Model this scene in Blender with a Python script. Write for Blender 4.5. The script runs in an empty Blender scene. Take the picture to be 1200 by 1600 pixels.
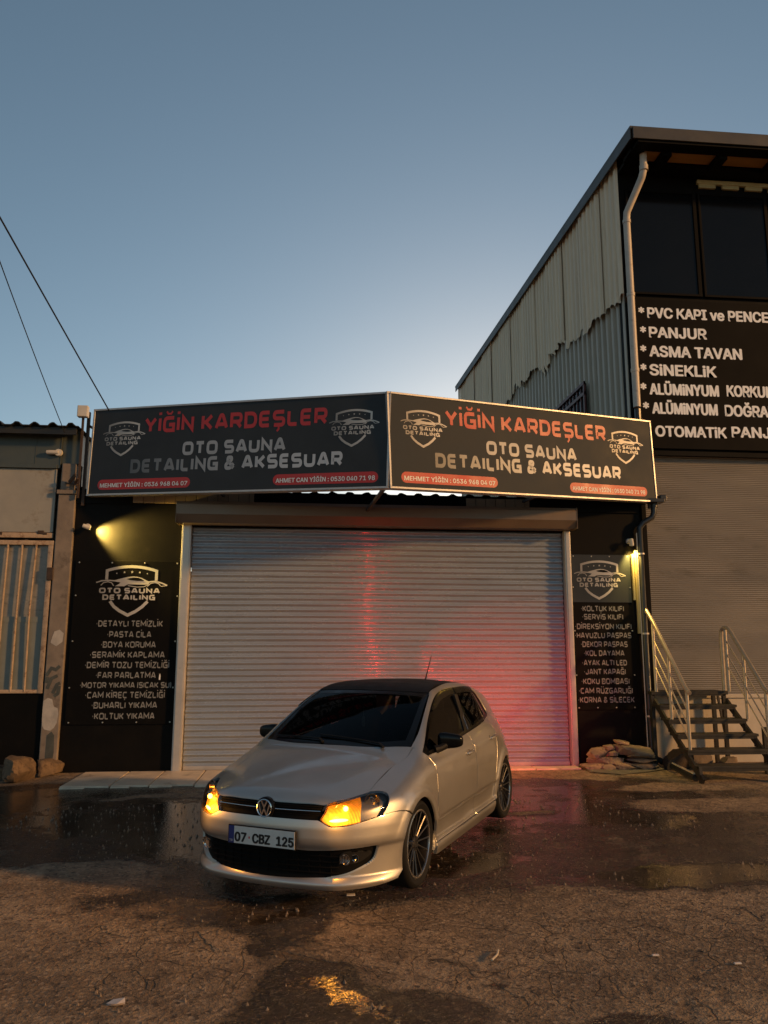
import bpy, bmesh, math, random
import numpy as np
from mathutils import Vector, Matrix
from mathutils.geometry import delaunay_2d_cdt, tessellate_polygon

S = bpy.context.scene
COL = S.collection
R = math.radians
random.seed(7)
rng = np.random.default_rng(7)

# ------------------------------------------------------------------ camera
YAW, PITCH, ROLL, FPX = -0.0944, 0.1713, 0.0017, 1201.8
CAM = Vector((0.0, -11.3232, 1.7244))
fw = Vector((-math.sin(YAW) * math.cos(PITCH), math.cos(YAW) * math.cos(PITCH), math.sin(PITCH)))
rt0 = Vector((math.cos(YAW), math.sin(YAW), 0))
up0 = rt0.cross(fw)
rt = rt0 * math.cos(ROLL) + up0 * math.sin(ROLL)
up = up0 * math.cos(ROLL) - rt0 * math.sin(ROLL)
cd = bpy.data.cameras.new('camera')
cam = bpy.data.objects.new('camera', cd)
COL.objects.link(cam)
m = Matrix((rt, up, -fw)).transposed().to_4x4()
m.translation = CAM
cam.matrix_world = m
cd.sensor_width = 36.0
cd.lens = FPX / 1600 * 36.0
cd.clip_start = 0.05
cd.clip_end = 2000
S.camera = cam

# ------------------------------------------------------------------ light
SUN_AZ, SUN_EL = R(-27), R(15.5)          # direction towards the light: right of and behind the camera
W = bpy.data.worlds.new('World')
S.world = W
W.use_nodes = True
wn = W.node_tree
bg = wn.nodes['Background']
sky = wn.nodes.new('ShaderNodeTexSky')
sky.sky_type = 'NISHITA'
sky.sun_disc = False
sky.sun_elevation = R(10)               # afterglow stands behind the buildings; the warm key is the street light
sky.sun_rotation = R(15)
sky.altitude = 300
sky.air_density = 1.0
sky.dust_density = 0.5
sky.ozone_density = 2.0
hs = wn.nodes.new('ShaderNodeHueSaturation')
hs.inputs['Saturation'].default_value = 0.86
hs.inputs['Hue'].default_value = 0.485
wn.links.new(sky.outputs[0], hs.inputs['Color'])
wn.links.new(hs.outputs[0], bg.inputs[0])
bg.inputs[1].default_value = 0.106
sd = bpy.data.lights.new('sun', 'SUN')
sd.energy = 3.0
sd.color = (1.0, 0.51, 0.17)
sd.angle = R(4)
sun = bpy.data.objects.new('sun', sd)
COL.objects.link(sun)
sdir = Vector((math.cos(SUN_EL) * math.cos(SUN_AZ), math.cos(SUN_EL) * math.sin(SUN_AZ), math.sin(SUN_EL)))
sun.rotation_euler = (-sdir).to_track_quat('-Z', 'Y').to_euler()
sun.location = sdir * 40
S.view_settings.view_transform = 'Standard'
S.view_settings.look = 'None'
S.view_settings.exposure = 0.0
S.view_settings.gamma = 1.0
S.cycles.use_denoising = True

# ------------------------------------------------------------------ materials
MATS = {}
def _lnk(nt, a, b): nt.links.new(a, b)

def mat(name, col=(.5, .5, .5), rough=.5, metal=0., var=0.12, scale=6., bump=0., bscale=60., coat=0., emit=None, estr=0.,
        col2=None, dirt=None, spec=.5, stretch=(1, 1, 1), rvar=0.08):
    """principled with noise variation of colour, roughness and a little bump; dirt=(colour, amount, scale)"""
    m = bpy.data.materials.new(name)
    m.use_nodes = True
    nt = m.node_tree
    b = nt.nodes['Principled BSDF']
    tc = nt.nodes.new('ShaderNodeTexCoord')
    mp = nt.nodes.new('ShaderNodeMapping')
    mp.inputs['Scale'].default_value = stretch
    _lnk(nt, tc.outputs['Object'], mp.inputs['Vector'])
    n1 = nt.nodes.new('ShaderNodeTexNoise')
    n1.inputs['Scale'].default_value = scale
    n1.inputs['Detail'].default_value = 7
    n1.inputs['Roughness'].default_value = .62
    _lnk(nt, mp.outputs[0], n1.inputs['Vector'])
    rp = nt.nodes.new('ShaderNodeValToRGB')
    c1 = col2 if col2 else tuple(c * (1 - var) for c in col)
    c2 = col if col2 else tuple(min(1, c * (1 + var)) for c in col)
    rp.color_ramp.elements[0].position = .32
    rp.color_ramp.elements[1].position = .68
    rp.color_ramp.elements[0].color = (*c1, 1)
    rp.color_ramp.elements[1].color = (*c2, 1)
    _lnk(nt, n1.outputs[0], rp.inputs[0])
    out = rp.outputs[0]
    if dirt:
        n2 = nt.nodes.new('ShaderNodeTexNoise')
        n2.inputs['Scale'].default_value = dirt[2]
        n2.inputs['Detail'].default_value = 9
        n2.inputs['Roughness'].default_value = .7
        _lnk(nt, mp.outputs[0], n2.inputs['Vector'])
        r2 = nt.nodes.new('ShaderNodeValToRGB')
        r2.color_ramp.elements[0].position = 1 - dirt[1] - .06
        r2.color_ramp.elements[1].position = 1 - dirt[1] + .06
        _lnk(nt, n2.outputs[0], r2.inputs[0])
        mx = nt.nodes.new('ShaderNodeMix')
        mx.data_type = 'RGBA'
        _lnk(nt, r2.outputs[0], mx.inputs[0])
        _lnk(nt, out, mx.inputs[6])
        mx.inputs[7].default_value = (*dirt[0], 1)
        out = mx.outputs[2]
    _lnk(nt, out, b.inputs['Base Color'])
    b.inputs['Metallic'].default_value = metal
    b.inputs['Specular IOR Level'].default_value = spec
    mr = nt.nodes.new('ShaderNodeMapRange')
    mr.inputs[3].default_value = max(.02, rough - rvar)
    mr.inputs[4].default_value = min(1, rough + rvar)
    mr.inputs[1].default_value = .3
    mr.inputs[2].default_value = .7
    _lnk(nt, n1.outputs[0], mr.inputs[0])
    _lnk(nt, mr.outputs[0], b.inputs['Roughness'])
    if coat:
        b.inputs['Coat Weight'].default_value = coat
        b.inputs['Coat Roughness'].default_value = .04
    if bump:
        n3 = nt.nodes.new('ShaderNodeTexNoise')
        n3.inputs['Scale'].default_value = bscale
        n3.inputs['Detail'].default_value = 5
        _lnk(nt, mp.outputs[0], n3.inputs['Vector'])
        bp = nt.nodes.new('ShaderNodeBump')
        bp.inputs['Strength'].default_value = bump
        bp.inputs['Distance'].default_value = .01
        _lnk(nt, n3.outputs[0], bp.inputs['Height'])
        _lnk(nt, bp.outputs[0], b.inputs['Normal'])
    if emit:
        b.inputs['Emission Color'].default_value = (*emit, 1)
        b.inputs['Emission Strength'].default_value = estr
    MATS[name] = m
    return m

def glass(name, tint, refl_rough=.02, ior=1.4):
    """dark tinted pane: fresnel mix of mirror reflection and tinted see-through"""
    m = bpy.data.materials.new(name)
    m.use_nodes = True
    nt = m.node_tree
    nt.nodes.remove(nt.nodes['Principled BSDF'])
    o = nt.nodes['Material Output']
    g = nt.nodes.new('ShaderNodeBsdfGlossy')
    g.inputs['Roughness'].default_value = refl_rough
    t = nt.nodes.new('ShaderNodeBsdfTransparent')
    nz = nt.nodes.new('ShaderNodeTexNoise')
    nz.inputs['Scale'].default_value = 3
    rp = nt.nodes.new('ShaderNodeValToRGB')
    rp.color_ramp.elements[0].color = (*[c * .9 for c in tint], 1)
    rp.color_ramp.elements[1].color = (*tint, 1)
    _lnk(nt, nz.outputs[0], rp.inputs[0])
    _lnk(nt, rp.outputs[0], t.inputs[0])
    fr = nt.nodes.new('ShaderNodeFresnel')
    fr.inputs[0].default_value = ior
    mx = nt.nodes.new('ShaderNodeMixShader')
    _lnk(nt, fr.outputs[0], mx.inputs[0])
    _lnk(nt, t.outputs[0], mx.inputs[1])
    _lnk(nt, g.outputs[0], mx.inputs[2])
    _lnk(nt, mx.outputs[0], o.inputs[0])
    MATS[name] = m
    return m

def gradient_print(name, c0, c1, rough=.4):
    """printed silver lettering that runs from a dark to a light tone along its length"""
    m = bpy.data.materials.new(name)
    m.use_nodes = True
    nt = m.node_tree
    b = nt.nodes['Principled BSDF']
    tc = nt.nodes.new('ShaderNodeTexCoord')
    sp = nt.nodes.new('ShaderNodeSeparateXYZ')
    _lnk(nt, tc.outputs['Generated'], sp.inputs[0])
    rp = nt.nodes.new('ShaderNodeValToRGB')
    rp.color_ramp.elements[0].color = (*c0, 1)
    rp.color_ramp.elements[1].color = (*c1, 1)
    rp.color_ramp.elements[1].position = .75
    _lnk(nt, sp.outputs[0], rp.inputs[0])
    _lnk(nt, rp.outputs[0], b.inputs['Base Color'])
    b.inputs['Roughness'].default_value = rough
    MATS[name] = m
    return m

# ------------------------------------------------------------------ object helpers
def tag(o, label=None, cat=None, group=None, kind=None):
    if label: o['label'] = label
    if cat: o['category'] = cat
    if group: o['group'] = group
    if kind: o['kind'] = kind
    return o

def empty(name, loc=(0, 0, 0), rz=0., label=None, cat=None, group=None, kind=None):
    o = bpy.data.objects.new(name, None)
    COL.objects.link(o)
    o.location = loc
    o.rotation_euler = (0, 0, rz)
    o.empty_display_size = .2
    return tag(o, label, cat, group, kind)

def link_mesh(name, verts, faces, material, parent=None, smooth=False, normals=None, loc=None):
    me = bpy.data.meshes.new(name)
    me.from_pydata([tuple(map(float, v)) for v in verts], [], [tuple(map(int, f)) for f in faces])
    me.update()
    mats = material if isinstance(material, (list, tuple)) else [material]
    for mm in mats:
        me.materials.append(MATS[mm] if isinstance(mm, str) else mm)
    if smooth:
        me.polygons.foreach_set('use_smooth', [True] * len(me.polygons))
    if normals is not None:
        me.normals_split_custom_set_from_vertices([tuple(map(float, n)) for n in normals])
    o = bpy.data.objects.new(name, me)
    COL.objects.link(o)
    if parent is not None: o.parent = parent
    if loc is not None: o.location = loc
    return o

class MB:
    def __init__(s): s.v = []; s.f = []
    def add(s, v, f):
        n = len(s.v)
        s.v += [tuple(p) for p in v]
        s.f += [tuple(i + n for i in q) for q in f]
        return s
    def box(s, x0, x1, y0, y1, z0, z1, b=0.0):
        if b <= 0:
            v = [(x, y, z) for x in (x0, x1) for y in (y0, y1) for z in (z0, z1)]
            f = [(0, 1, 3, 2), (4, 6, 7, 5), (0, 4, 5, 1), (2, 3, 7, 6), (0, 2, 6, 4), (1, 5, 7, 3)]
            return s.add(v, f)
        bm = bmesh.new()
        bmesh.ops.create_cube(bm, size=1)
        for q in bm.verts:
            q.co = Vector(((x0 + x1) / 2 + q.co.x * (x1 - x0), (y0 + y1) / 2 + q.co.y * (y1 - y0), (z0 + z1) / 2 + q.co.z * (z1 - z0)))
        bmesh.ops.bevel(bm, geom=bm.edges[:], offset=b, segments=2, affect='EDGES', profile=.5)
        return s.bm(bm)
    def bm(s, bm):
        bm.verts.index_update()
        s.add([q.co[:] for q in bm.verts], [[q.index for q in fc.verts] for fc in bm.faces])
        bm.free()
        return s
    def bar(s, p0, p1, w, h, upv=(0, 0, 1)):
        p0, p1 = Vector(p0), Vector(p1)
        d = (p1 - p0).normalized()
        a = d.cross(Vector(upv))
        if a.length < 1e-4: a = d.cross(Vector((1, 0, 0)))
        a.normalize(); c = a.cross(d)
        v = [p + a * sx * w / 2 + c * sz * h / 2 for p in (p0, p1) for sx, sz in ((-1, -1), (1, -1), (1, 1), (-1, 1))]
        return s.add([q[:] for q in v], [(3, 2, 1, 0), (4, 5, 6, 7), (0, 1, 5, 4), (1, 2, 6, 5), (2, 3, 7, 6), (3, 0, 4, 7)])
    def tube(s, pts, r, n=10, cap=True, closed=False):
        pts = [Vector(p) for p in pts]
        N = len(pts)
        rs = r if isinstance(r, (list, tuple)) else [r] * N
        rings = []
        prev = None
        for i in range(N):
            if closed: d = (pts[(i + 1) % N] - pts[i - 1]).normalized()
            elif i == 0: d = (pts[1] - pts[0]).normalized()
            elif i == N - 1: d = (pts[-1] - pts[-2]).normalized()
            else: d = ((pts[i + 1] - pts[i]).normalized() + (pts[i] - pts[i - 1]).normalized()).normalized()
            if prev is None:
                a = d.cross(Vector((0, 0, 1)))
                if a.length < 1e-3: a = d.cross(Vector((1, 0, 0)))
            else:
                a = prev - d * prev.dot(d)
            a.normalize(); prev = a
            c = d.cross(a)
            rings.append([(pts[i] + (a * math.cos(t) + c * math.sin(t)) * rs[i])[:] for t in [2 * math.pi * k / n for k in range(n)]])
        v = [p for rg in rings for p in rg]
        f = []
        for i in range(N if closed else N - 1):
            j = (i + 1) % N
            for k in range(n):
                f.append((i * n + k, i * n + (k + 1) % n, j * n + (k + 1) % n, j * n + k))
        if cap and not closed:
            f.append(tuple(range(n))[::-1]); f.append(tuple((N - 1) * n + k for k in range(n)))
        return s.add(v, f)
    def lathe(s, prof, n=48, axis='y', c=(0, 0, 0)):
        """prof: (radius, along-axis)"""
        v = []
        for k in range(n):
            t = 2 * math.pi * k / n
            for r, a in prof:
                if axis == 'y': p = (r * math.cos(t), a, r * math.sin(t))
                elif axis == 'x': p = (a, r * math.cos(t), r * math.sin(t))
                else: p = (r * math.cos(t), r * math.sin(t), a)
                v.append((p[0] + c[0], p[1] + c[1], p[2] + c[2]))
        M = len(prof); f = []
        for k in range(n):
            k2 = (k + 1) % n
            for i in range(M - 1):
                f.append((k * M + i, k2 * M + i, k2 * M + i + 1, k * M + i + 1))
        return s.add(v, f)
    def prism(s, poly, y0, y1):
        """polygon in x,z extruded along y"""
        n = len(poly)
        v = [(p[0], y0, p[1]) for p in poly] + [(p[0], y1, p[1]) for p in poly]
        t = tessellate_polygon([[Vector((p[0], p[1], 0)) for p in poly]])
        f = [tuple(q) for q in t] + [tuple(n + i for i in q[::-1]) for q in t]
        f += [(i, (i + 1) % n, n + (i + 1) % n, n + i) for i in range(n)]
        return s.add(v, f)
    def build(s, name, material, parent=None, smooth=False, loc=None, fix=True):
        o = link_mesh(name, s.v, s.f, material, parent, smooth, loc=loc)
        if fix:
            bm = bmesh.new(); bm.from_mesh(o.data)
            bmesh.ops.recalc_face_normals(bm, faces=bm.faces[:])
            bm.to_mesh(o.data); bm.free()
        if smooth:
            try: o.data.set_sharp_from_angle(angle=R(35))
            except Exception: pass
        return o

# ------------------------------------------------------------------ lettering
def fillet_poly(pts, closed, rdef):
    """pts: (x,y) or (x,y,r): returns dense polyline with rounded corners"""
    out = []
    n = len(pts)
    for i, p in enumerate(pts):
        r = p[2] if len(p) > 2 else 0
        if r <= 0 or (not closed and i in (0, n - 1)):
            out.append((p[0], p[1])); continue
        a = Vector(pts[i - 1][:2]); b = Vector(p[:2]); c = Vector(pts[(i + 1) % n][:2])
        u = (a - b); w = (c - b)
        rr = min(r, u.length * .49, w.length * .49)
        p0 = b + u.normalized() * rr; p1 = b + w.normalized() * rr
        for k in range(5):
            t = k / 4
            q = p0 * (1 - t) ** 2 + b * 2 * t * (1 - t) + p1 * t * t
            out.append((q.x, q.y))
    return out

def stroke_quads(pts, closed, t):
    P = [Vector(p) for p in pts]
    q = [P[0]]
    for p in P[1:]:
        if (p - q[-1]).length > 1e-5: q.append(p)
    if closed and (q[0] - q[-1]).length < 1e-5: q.pop()
    P = q; n = len(P)
    L = []
    for i in range(n):
        if closed or 0 < i < n - 1:
            d0 = (P[i] - P[i - 1]).normalized(); d1 = (P[(i + 1) % n] - P[i]).normalized()
        elif i == 0: d0 = d1 = (P[1] - P[0]).normalized()
        else: d0 = d1 = (P[-1] - P[-2]).normalized()
        n0 = Vector((-d0.y, d0.x)); n1 = Vector((-d1.y, d1.x))
        mm = (n0 + n1)
        if mm.length < 1e-4: mm = n1
        mm.normalize()
        k = min(1 / max(mm.dot(n1), .35), 2.2)
        L.append((P[i] + mm * k * t / 2, P[i] - mm * k * t / 2))
    v = [p for a in L for p in a]
    f = []
    for i in range(n if closed else n - 1):
        j = (i + 1) % n
        f.append((2 * i, 2 * i + 1, 2 * j + 1, 2 * j))
    return v, f

r_ = .26
GL = {
 'A': (1.05, [([(0, 0), (.40, 1, .08), (.60, 1, .08), (1, 0)], 0), ([(.17, .27), (.83, .27)], 0)]),
 'B': (.95, [([(0, .52), (.94, .52, .14), (.94, 1, r_), (0, 1), (0, 0), (1, 0, r_), (1, .50, .14), (.5, .52)], 0)]),
 'C': (.92, [([(1, 1), (0, 1, r_), (0, 0, r_), (1, 0)], 0)]),
 'D': (.98, [([(0, 0), (0, 1), (1, 1, .38), (1, 0, .38)], 1)]),
 'E': (.88, [([(1, 1), (0, 1, .18), (0, 0, .18), (1, 0)], 0), ([(.0, .5), (.92, .5)], 0)]),
 'F': (.85, [([(1, 1), (0, 1, .18), (0, 0)], 0), ([(0, .5), (.92, .5)], 0)]),
 'G': (.98, [([(1, 1), (0, 1, r_), (0, 0, r_), (1, 0), (1, .46), (.5, .46)], 0)]),
 'H': (.95, [([(0, 0), (0, 1)], 0), ([(1, 0), (1, 1)], 0), ([(0, .5), (1, .5)], 0)]),
 'I': (0, [([(0, 0), (0, 1)], 0)]),
 'J': (.8, [([(1, 1), (1, 0, r_), (0, 0, .1), (0, .3)], 0)]),
 'K': (.92, [([(0, 0), (0, 1)], 0), ([(1, 1), (.35, .5), (1, 0)], 0), ([(0, .5), (.4, .5)], 0)]),
 'L': (.82, [([(0, 1), (0, 0, .18), (1, 0)], 0)]),
 'M': (1.2, [([(0, 0), (0, 1), (.5, .3), (1, 1), (1, 0)], 0)]),
 'N': (1.0, [([(0, 0), (0, 1), (1, 0), (1, 1)], 0)]),
 'O': (1.05, [([(0, 0, r_), (0, 1, r_), (1, 1, r_), (1, 0, r_)], 1)]),
 'P': (.92, [([(0, 0), (0, 1), (1, 1, r_), (1, .40, r_), (0, .40)], 0)]),
 'R': (.95, [([(0, 0), (0, 1), (1, 1, r_), (1, .42, r_), (0, .42)], 0), ([(.55, .42), (1, 0)], 0)]),
 'S': (.95, [([(1, 1), (0, 1, .2), (0, .5, .2), (1, .5, .2), (1, 0, .2), (0, 0)], 0)]),
 'T': (.95, [([(0, 1), (1, 1)], 0), ([(.5, 1), (.5, 0)], 0)]),
 'U': (.98, [([(0, 1), (0, 0, r_), (1, 0, r_), (1, 1)], 0)]),
 'V': (1.0, [([(0, 1), (.5, 0), (1, 1)], 0)]),
 'Y': (1.0, [([(0, 1), (.5, .45), (1, 1)], 0), ([(.5, .47), (.5, 0)], 0)]),
 'Z': (.92, [([(0, 1), (1, 1), (0, 0), (1, 0)], 0)]),
 '&': (.95, [([(1, .0), (.22, .72), (.22, 1, .12), (.72, 1, .12), (.72, .72, .12), (0, .38, .15), (0, 0, .2), (.6, 0, .15), (1, .42)], 0)]),
 '-': (.30, [([(0, .48), (1, .48)], 0)]),
 '(': (.25, [([(1, 1.1), (0, .8, .1), (0, .2, .1), (1, -.1)], 0)]),
 ')': (.25, [([(0, 1.1), (1, .8, .1), (1, .2, .1), (0, -.1)], 0)]),
}
DEC = {'İ': ('I', 'dot'), 'Ğ': ('G', 'breve'), 'Ş': ('S', 'ced'), 'Ç': ('C', 'ced'), 'Ü': ('U', 'dots'), 'Ö': ('O', 'dots')}

def techno(text, x0, x1, z0, h, t=.19, gap=.16, y=0., dy=.0004):
    """squared techno lettering set between x0 and x1 on baseline z0 with cap height h; returns (verts, faces) in the x,z plane"""
    V = []; F = []
    x = 0.; k = 0
    for ch in text:
        if ch == ' ': x += .45; continue
        base, dec = DEC.get(ch, (ch, None))
        w, st = GL[base]
        cw = max(w - t, 0)
        def put(vv, ff):
            nonlocal k
            n = len(V)
            for p in vv: V.append((p[0], y - dy * (k % 3 + 1), p[1]))
            for q in ff: F.append(tuple(i + n for i in q))
            k += 1
        for pts, cl in st:
            pp = []
            for p in pts:
                q = (x + t / 2 + p[0] * cw, t / 2 + p[1] * (1 - t))
                pp.append(q + ((p[2],) if len(p) > 2 else ()))
            put(*stroke_quads(fillet_poly(pp, cl, .2), cl, t))
        cx = x + (cw + t) / 2
        if dec == 'dot': put([Vector((cx - t / 2, 1.10)), Vector((cx + t / 2, 1.10)), Vector((cx + t / 2, 1.26)), Vector((cx - t / 2, 1.26))], [(0, 1, 2, 3)])
        if dec == 'dots':
            for s in (-.22, .22):
                put([Vector((cx + s - t / 2, 1.10)), Vector((cx + s + t / 2, 1.10)), Vector((cx + s + t / 2, 1.26)), Vector((cx + s - t / 2, 1.26))], [(0, 1, 2, 3)])
        if dec == 'breve': put(*stroke_quads([(cx - .24, 1.30), (cx - .12, 1.15), (cx + .12, 1.15), (cx + .24, 1.30)], 0, .12))
        if dec == 'ced': put(*stroke_quads([(cx, .02), (cx + .02, -.12), (cx - .12, -.26)], 0, .13))
        x += cw + t + gap
    tot = x - gap
    sx = (x1 - x0) / tot
    V = [(x0 + p[0] * sx, p[1], z0 + p[2] * h) for p in V]
    return V, F

FONT = None
try:                                   # Blender's own bundled interface face; the built-in one is used if it is missing
    import os
    FONT = bpy.data.fonts.load(os.path.join(bpy.utils.system_resource('DATAFILES'), 'fonts', 'Inter.woff2'))
except Exception:
    FONT = None

def sans(text, x0, x1, z0, h, bold=.02, y=-.001):
    """plain sans lettering from the built-in font as a flat mesh between x0 and x1 (x1 None: natural condensed width)"""
    cu = bpy.data.curves.new('t', 'FONT')
    cu.body = text
    if FONT: cu.font = FONT
    cu.size = 1.0
    cu.resolution_u = 3
    o = bpy.data.objects.new('t', cu)
    COL.objects.link(o)
    dg = bpy.context.evaluated_depsgraph_get()
    me = bpy.data.meshes.new_from_object(o.evaluated_get(dg))
    co = np.array([v.co[:] for v in me.vertices])
    fs = [tuple(p.vertices) for p in me.polygons]
    bpy.data.objects.remove(o); bpy.data.curves.remove(cu); bpy.data.meshes.remove(me)
    # cap height of the built-in face is about 0.73 of its size
    k = h / .735
    xm, xM = co[:, 0].min(), co[:, 0].max()
    sx = (x1 - x0) / (xM - xm) if x1 is not None else k * .72
    V = []; F = []
    # heavier weight: the same glyphs laid over each other a hair apart
    for i, (dx, dz) in enumerate(((0, 0), (1, 0), (-1, 0), (.5, .6), (-.5, .6), (.5, -.6), (-.5, -.6))):
        n = len(V)
        V += [(x0 + (c[0] - xm) * sx + dx * bold * k * .8, y - .00025 * i, z0 + (c[1] + dz * bold * .8) * k) for c in co]
        F += [tuple(q + n for q in f) for f in fs]
    return V, F

def pill(x0, x1, z0, z1, y, n=8):
    r = (z1 - z0) / 2
    pts = [(x1 - r + r * math.sin(a), y, (z0 + z1) / 2 + r * math.cos(a)) for a in [math.pi * i / n for i in range(n + 1)]]
    pts += [(x0 + r - r * math.sin(a), y, (z0 + z1) / 2 - r * math.cos(a)) for a in [math.pi * i / n for i in range(n + 1)]]
    return pts, [tuple(range(len(pts)))]

def badge_mesh(cx, zc, wid, y):
    """shield with stars, sports-car outline and two lines of lettering; wid = width of the car outline"""
    k = wid / 785.
    def X(p): return ((p[0] - 680) * k + cx, (362 - p[1]) * k + zc)
    m_ = MB(); lay = [0]
    def put(vv, ff, e=0):
        lay[0] += 1
        yy = y - .0004 * (lay[0] % 4 + 1) - e
        m_.add([(p[0], yy, p[1]) for p in vv], ff)
    def st(pts, t, cl=0): put(*stroke_quads([X(p) for p in pts], cl, t * k))
    top = [(402, 240), (402, 137)] + [(402 + 551 * i / 12, 137 - 47 * (1 - ((i - 6) / 6) ** 2)) for i in range(1, 12)] + [(953, 137), (953, 248)]
    st(top, 32)
    st([(452, 484), (500, 545), (560, 590), (655, 640), (740, 597), (810, 545), (868, 484)], 34)
    for i in range(5):
        sx, sy, r = 510 + 85 * i, 168 - 17 * (1 - ((i - 2) / 2) ** 2), (10, 14, 17, 14, 10)[i]
        pts = [X((sx + (r if j % 2 == 0 else r * .45) * math.sin(j * math.pi / 5), sy - (r if j % 2 == 0 else r * .45) * math.cos(j * math.pi / 5))) for j in range(10)]
        put(pts, [tuple(range(10))])
    def poly(pts):
        pp = [X(p) for p in pts]
        t = tessellate_polygon([[Vector((p[0], p[1], 0)) for p in pp]])
        put(pp, t)
    poly([(480, 250), (560, 226), (640, 207), (690, 201), (740, 204), (790, 218), (850, 248), (885, 262), (870, 292), (820, 294), (640, 292), (600, 314), (498, 314), (545, 286), (558, 270)][::-1])
    st([(288, 274), (345, 254), (430, 249), (500, 254), (555, 264)], 14)
    st([(342, 306), (368, 276), (418, 264), (460, 276), (484, 310)], 9)
    st([(860, 264), (930, 256), (990, 266), (1035, 282), (1078, 302)], 15)
    st([(1072, 303), (1008, 312)], 8)
    st([(858, 314), (890, 280), (940, 268), (984, 282), (1004, 308)], 9)
    st([(640, 306), (740, 322), (820, 318), (862, 296)], 8)
    va = techno('OTO SAUNA', *(X((325, 0))[0], X((1000, 0))[0]), X((0, 394))[1], 62 * k, t=.26, y=y)
    vb = techno('DETAILING', *(X((366, 0))[0], X((950, 0))[0]), X((0, 470))[1], 62 * k, t=.26, y=y)
    m_.add(*va); m_.add(*vb)
    w = MB()
    pp = [X(p) for p in [(622, 232), (660, 221), (705, 214), (755, 217), (790, 230), (822, 250), (740, 252), (665, 244)]]
    w.add([(p[0], y - .003, p[1]) for p in pp], [tuple(range(len(pp)))])
    return m_, w
# ------------------------------------------------------------------ material list
mat('black_paint', (.0065, .0055, .0045), .6, spec=.1, var=.25, scale=3, dirt=((.012, .0095, .0075), .34, 5), bump=.08, bscale=40)
mat('black_board', (.0055, .005, .0045), .65, var=.2, scale=2, spec=.08, dirt=((.009, .0075, .006), .35, 4))
mat('board_white', (.86, .88, .90), .5, var=.05, scale=6)
mat('sign_vinyl', (.046, .053, .059), .5, var=.12, scale=1.5, spec=.06)
mat('print_grey', (.23, .225, .21), .5, var=.12, scale=4)
mat('sign_frame', (.45, .44, .43), .4, metal=.3, var=.12, scale=9, dirt=((.25, .2, .16), .32, 14))
mat('print_red', (.50, .026, .024), .45, var=.08, scale=3)
mat('print_white', (.85, .83, .79), .5, var=.06, scale=5)
mat('print_silver', (.37, .385, .40), .45, var=.12, scale=4)
gradient_print('print_fade', (.10, .105, .11), (.50, .52, .54))
gradient_print('badge_fade', (.20, .195, .185), (.58, .55, .50))
mat('screw', (.45, .42, .36), .4, metal=.7)
mat('shutter_metal', (.345, .375, .40), .26, metal=.35, coat=1.0, var=.07, scale=2.2, stretch=(.4, 1, 3), dirt=((.27, .28, .285), .36, 3.5))
mat('shutter_box_metal', (.19, .135, .09), .42, metal=.25, var=.08, scale=2, dirt=((.13, .09, .06), .3, 3))
mat('rail_metal', (.50, .46, .42), .38, metal=.35, var=.08, dirt=((.28, .24, .2), .3, 9))
mat('beige_siding', (.34, .25, .16), .6, var=.12, scale=5, stretch=(1, 1, .3))
mat('roof_metal', (.022, .020, .018), .55, metal=.2, var=.25, scale=3, dirt=((.045, .03, .02), .35, 5))  # near black: shadow under the shed eaves is put into this colour
mat('teal_metal', (.060, .072, .066), .5, var=.15, scale=2.5, stretch=(1, 1, .4), dirt=((.075, .06, .045), .33, 3))
mat('old_white', (.30, .285, .245), .55, var=.1, scale=3, dirt=((.20, .165, .125), .38, 2.2), bump=.05, bscale=12)
mat('rusty', (.36, .27, .19), .65, var=.2, scale=16, dirt=((.15, .075, .04), .40, 11), bump=.2, bscale=70)
mat('dark_rust', (.05, .03, .02), .75, var=.3, scale=14, bump=.3, bscale=60)
mat('frosted_sheet', (.24, .22, .185), .35, var=.2, scale=3.0, stretch=(1, 1, 2.2), dirt=((.12, .12, .105), .38, 5), bump=.06, bscale=9)
mat('green_sheet', (.19, .20, .175), .5, var=.12, scale=4, dirt=((.09, .08, .065), .33, 10))
mat('concrete', (.21, .17, .135), .8, var=.2, scale=5, dirt=((.12, .095, .075), .40, 3.2), bump=.25, bscale=55)
mat('white_patch', (.40, .37, .335), .75, var=.18, scale=9, bump=.2, bscale=40)
mat('green_patch', (.065, .07, .062), .7, var=.25, scale=9)
mat('corrugated_beige', (.78, .64, .46), .6, var=.1, scale=1.2, stretch=(1, 3, .25), dirt=((.56, .44, .30), .36, 1.4), bump=.04, bscale=20)
mat('corrugated_grey', (.42, .37, .29), .5, metal=.1, var=.15, scale=1.0, stretch=(1, 3, .3), dirt=((.22, .19, .15), .35, 2))
mat('fascia_grey', (.06, .055, .048), .5, var=.1, scale=4)
mat('soffit_lit_wood', (.42, .21, .055), .6, var=.18, scale=3, stretch=(.4, 3, 1))  # brown wood; the orange light from below is put into its colour
mat('dark_wall', (.006, .0055, .005), .65, spec=.1, var=.2, scale=3)
mat('dark_pane', (.006, .0065, .007), .14, var=.1, scale=.7, spec=.2, rvar=.05)
mat('plinth', (.58, .50, .39), .75, var=.12, scale=3, dirt=((.40, .33, .24), .38, 2.4), bump=.12, bscale=45)
mat('pvc_pipe', (.52, .46, .39), .45, var=.1, scale=7, dirt=((.30, .24, .18), .36, 6))
mat('black_pipe', (.018, .018, .018), .35, var=.2)
mat('fine_shutter', (.26, .235, .20), .45, metal=.3, var=.1, scale=1.2, stretch=(.5, 1, 2), dirt=((.19, .17, .14), .37, 2.1))
mat('steel', (.50, .42, .33), .34, metal=.55, var=.06, scale=20)
mat('stair_metal', (.028, .025, .022), .5, metal=.3, var=.3, scale=8, dirt=((.07, .045, .028), .32, 10))
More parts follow.
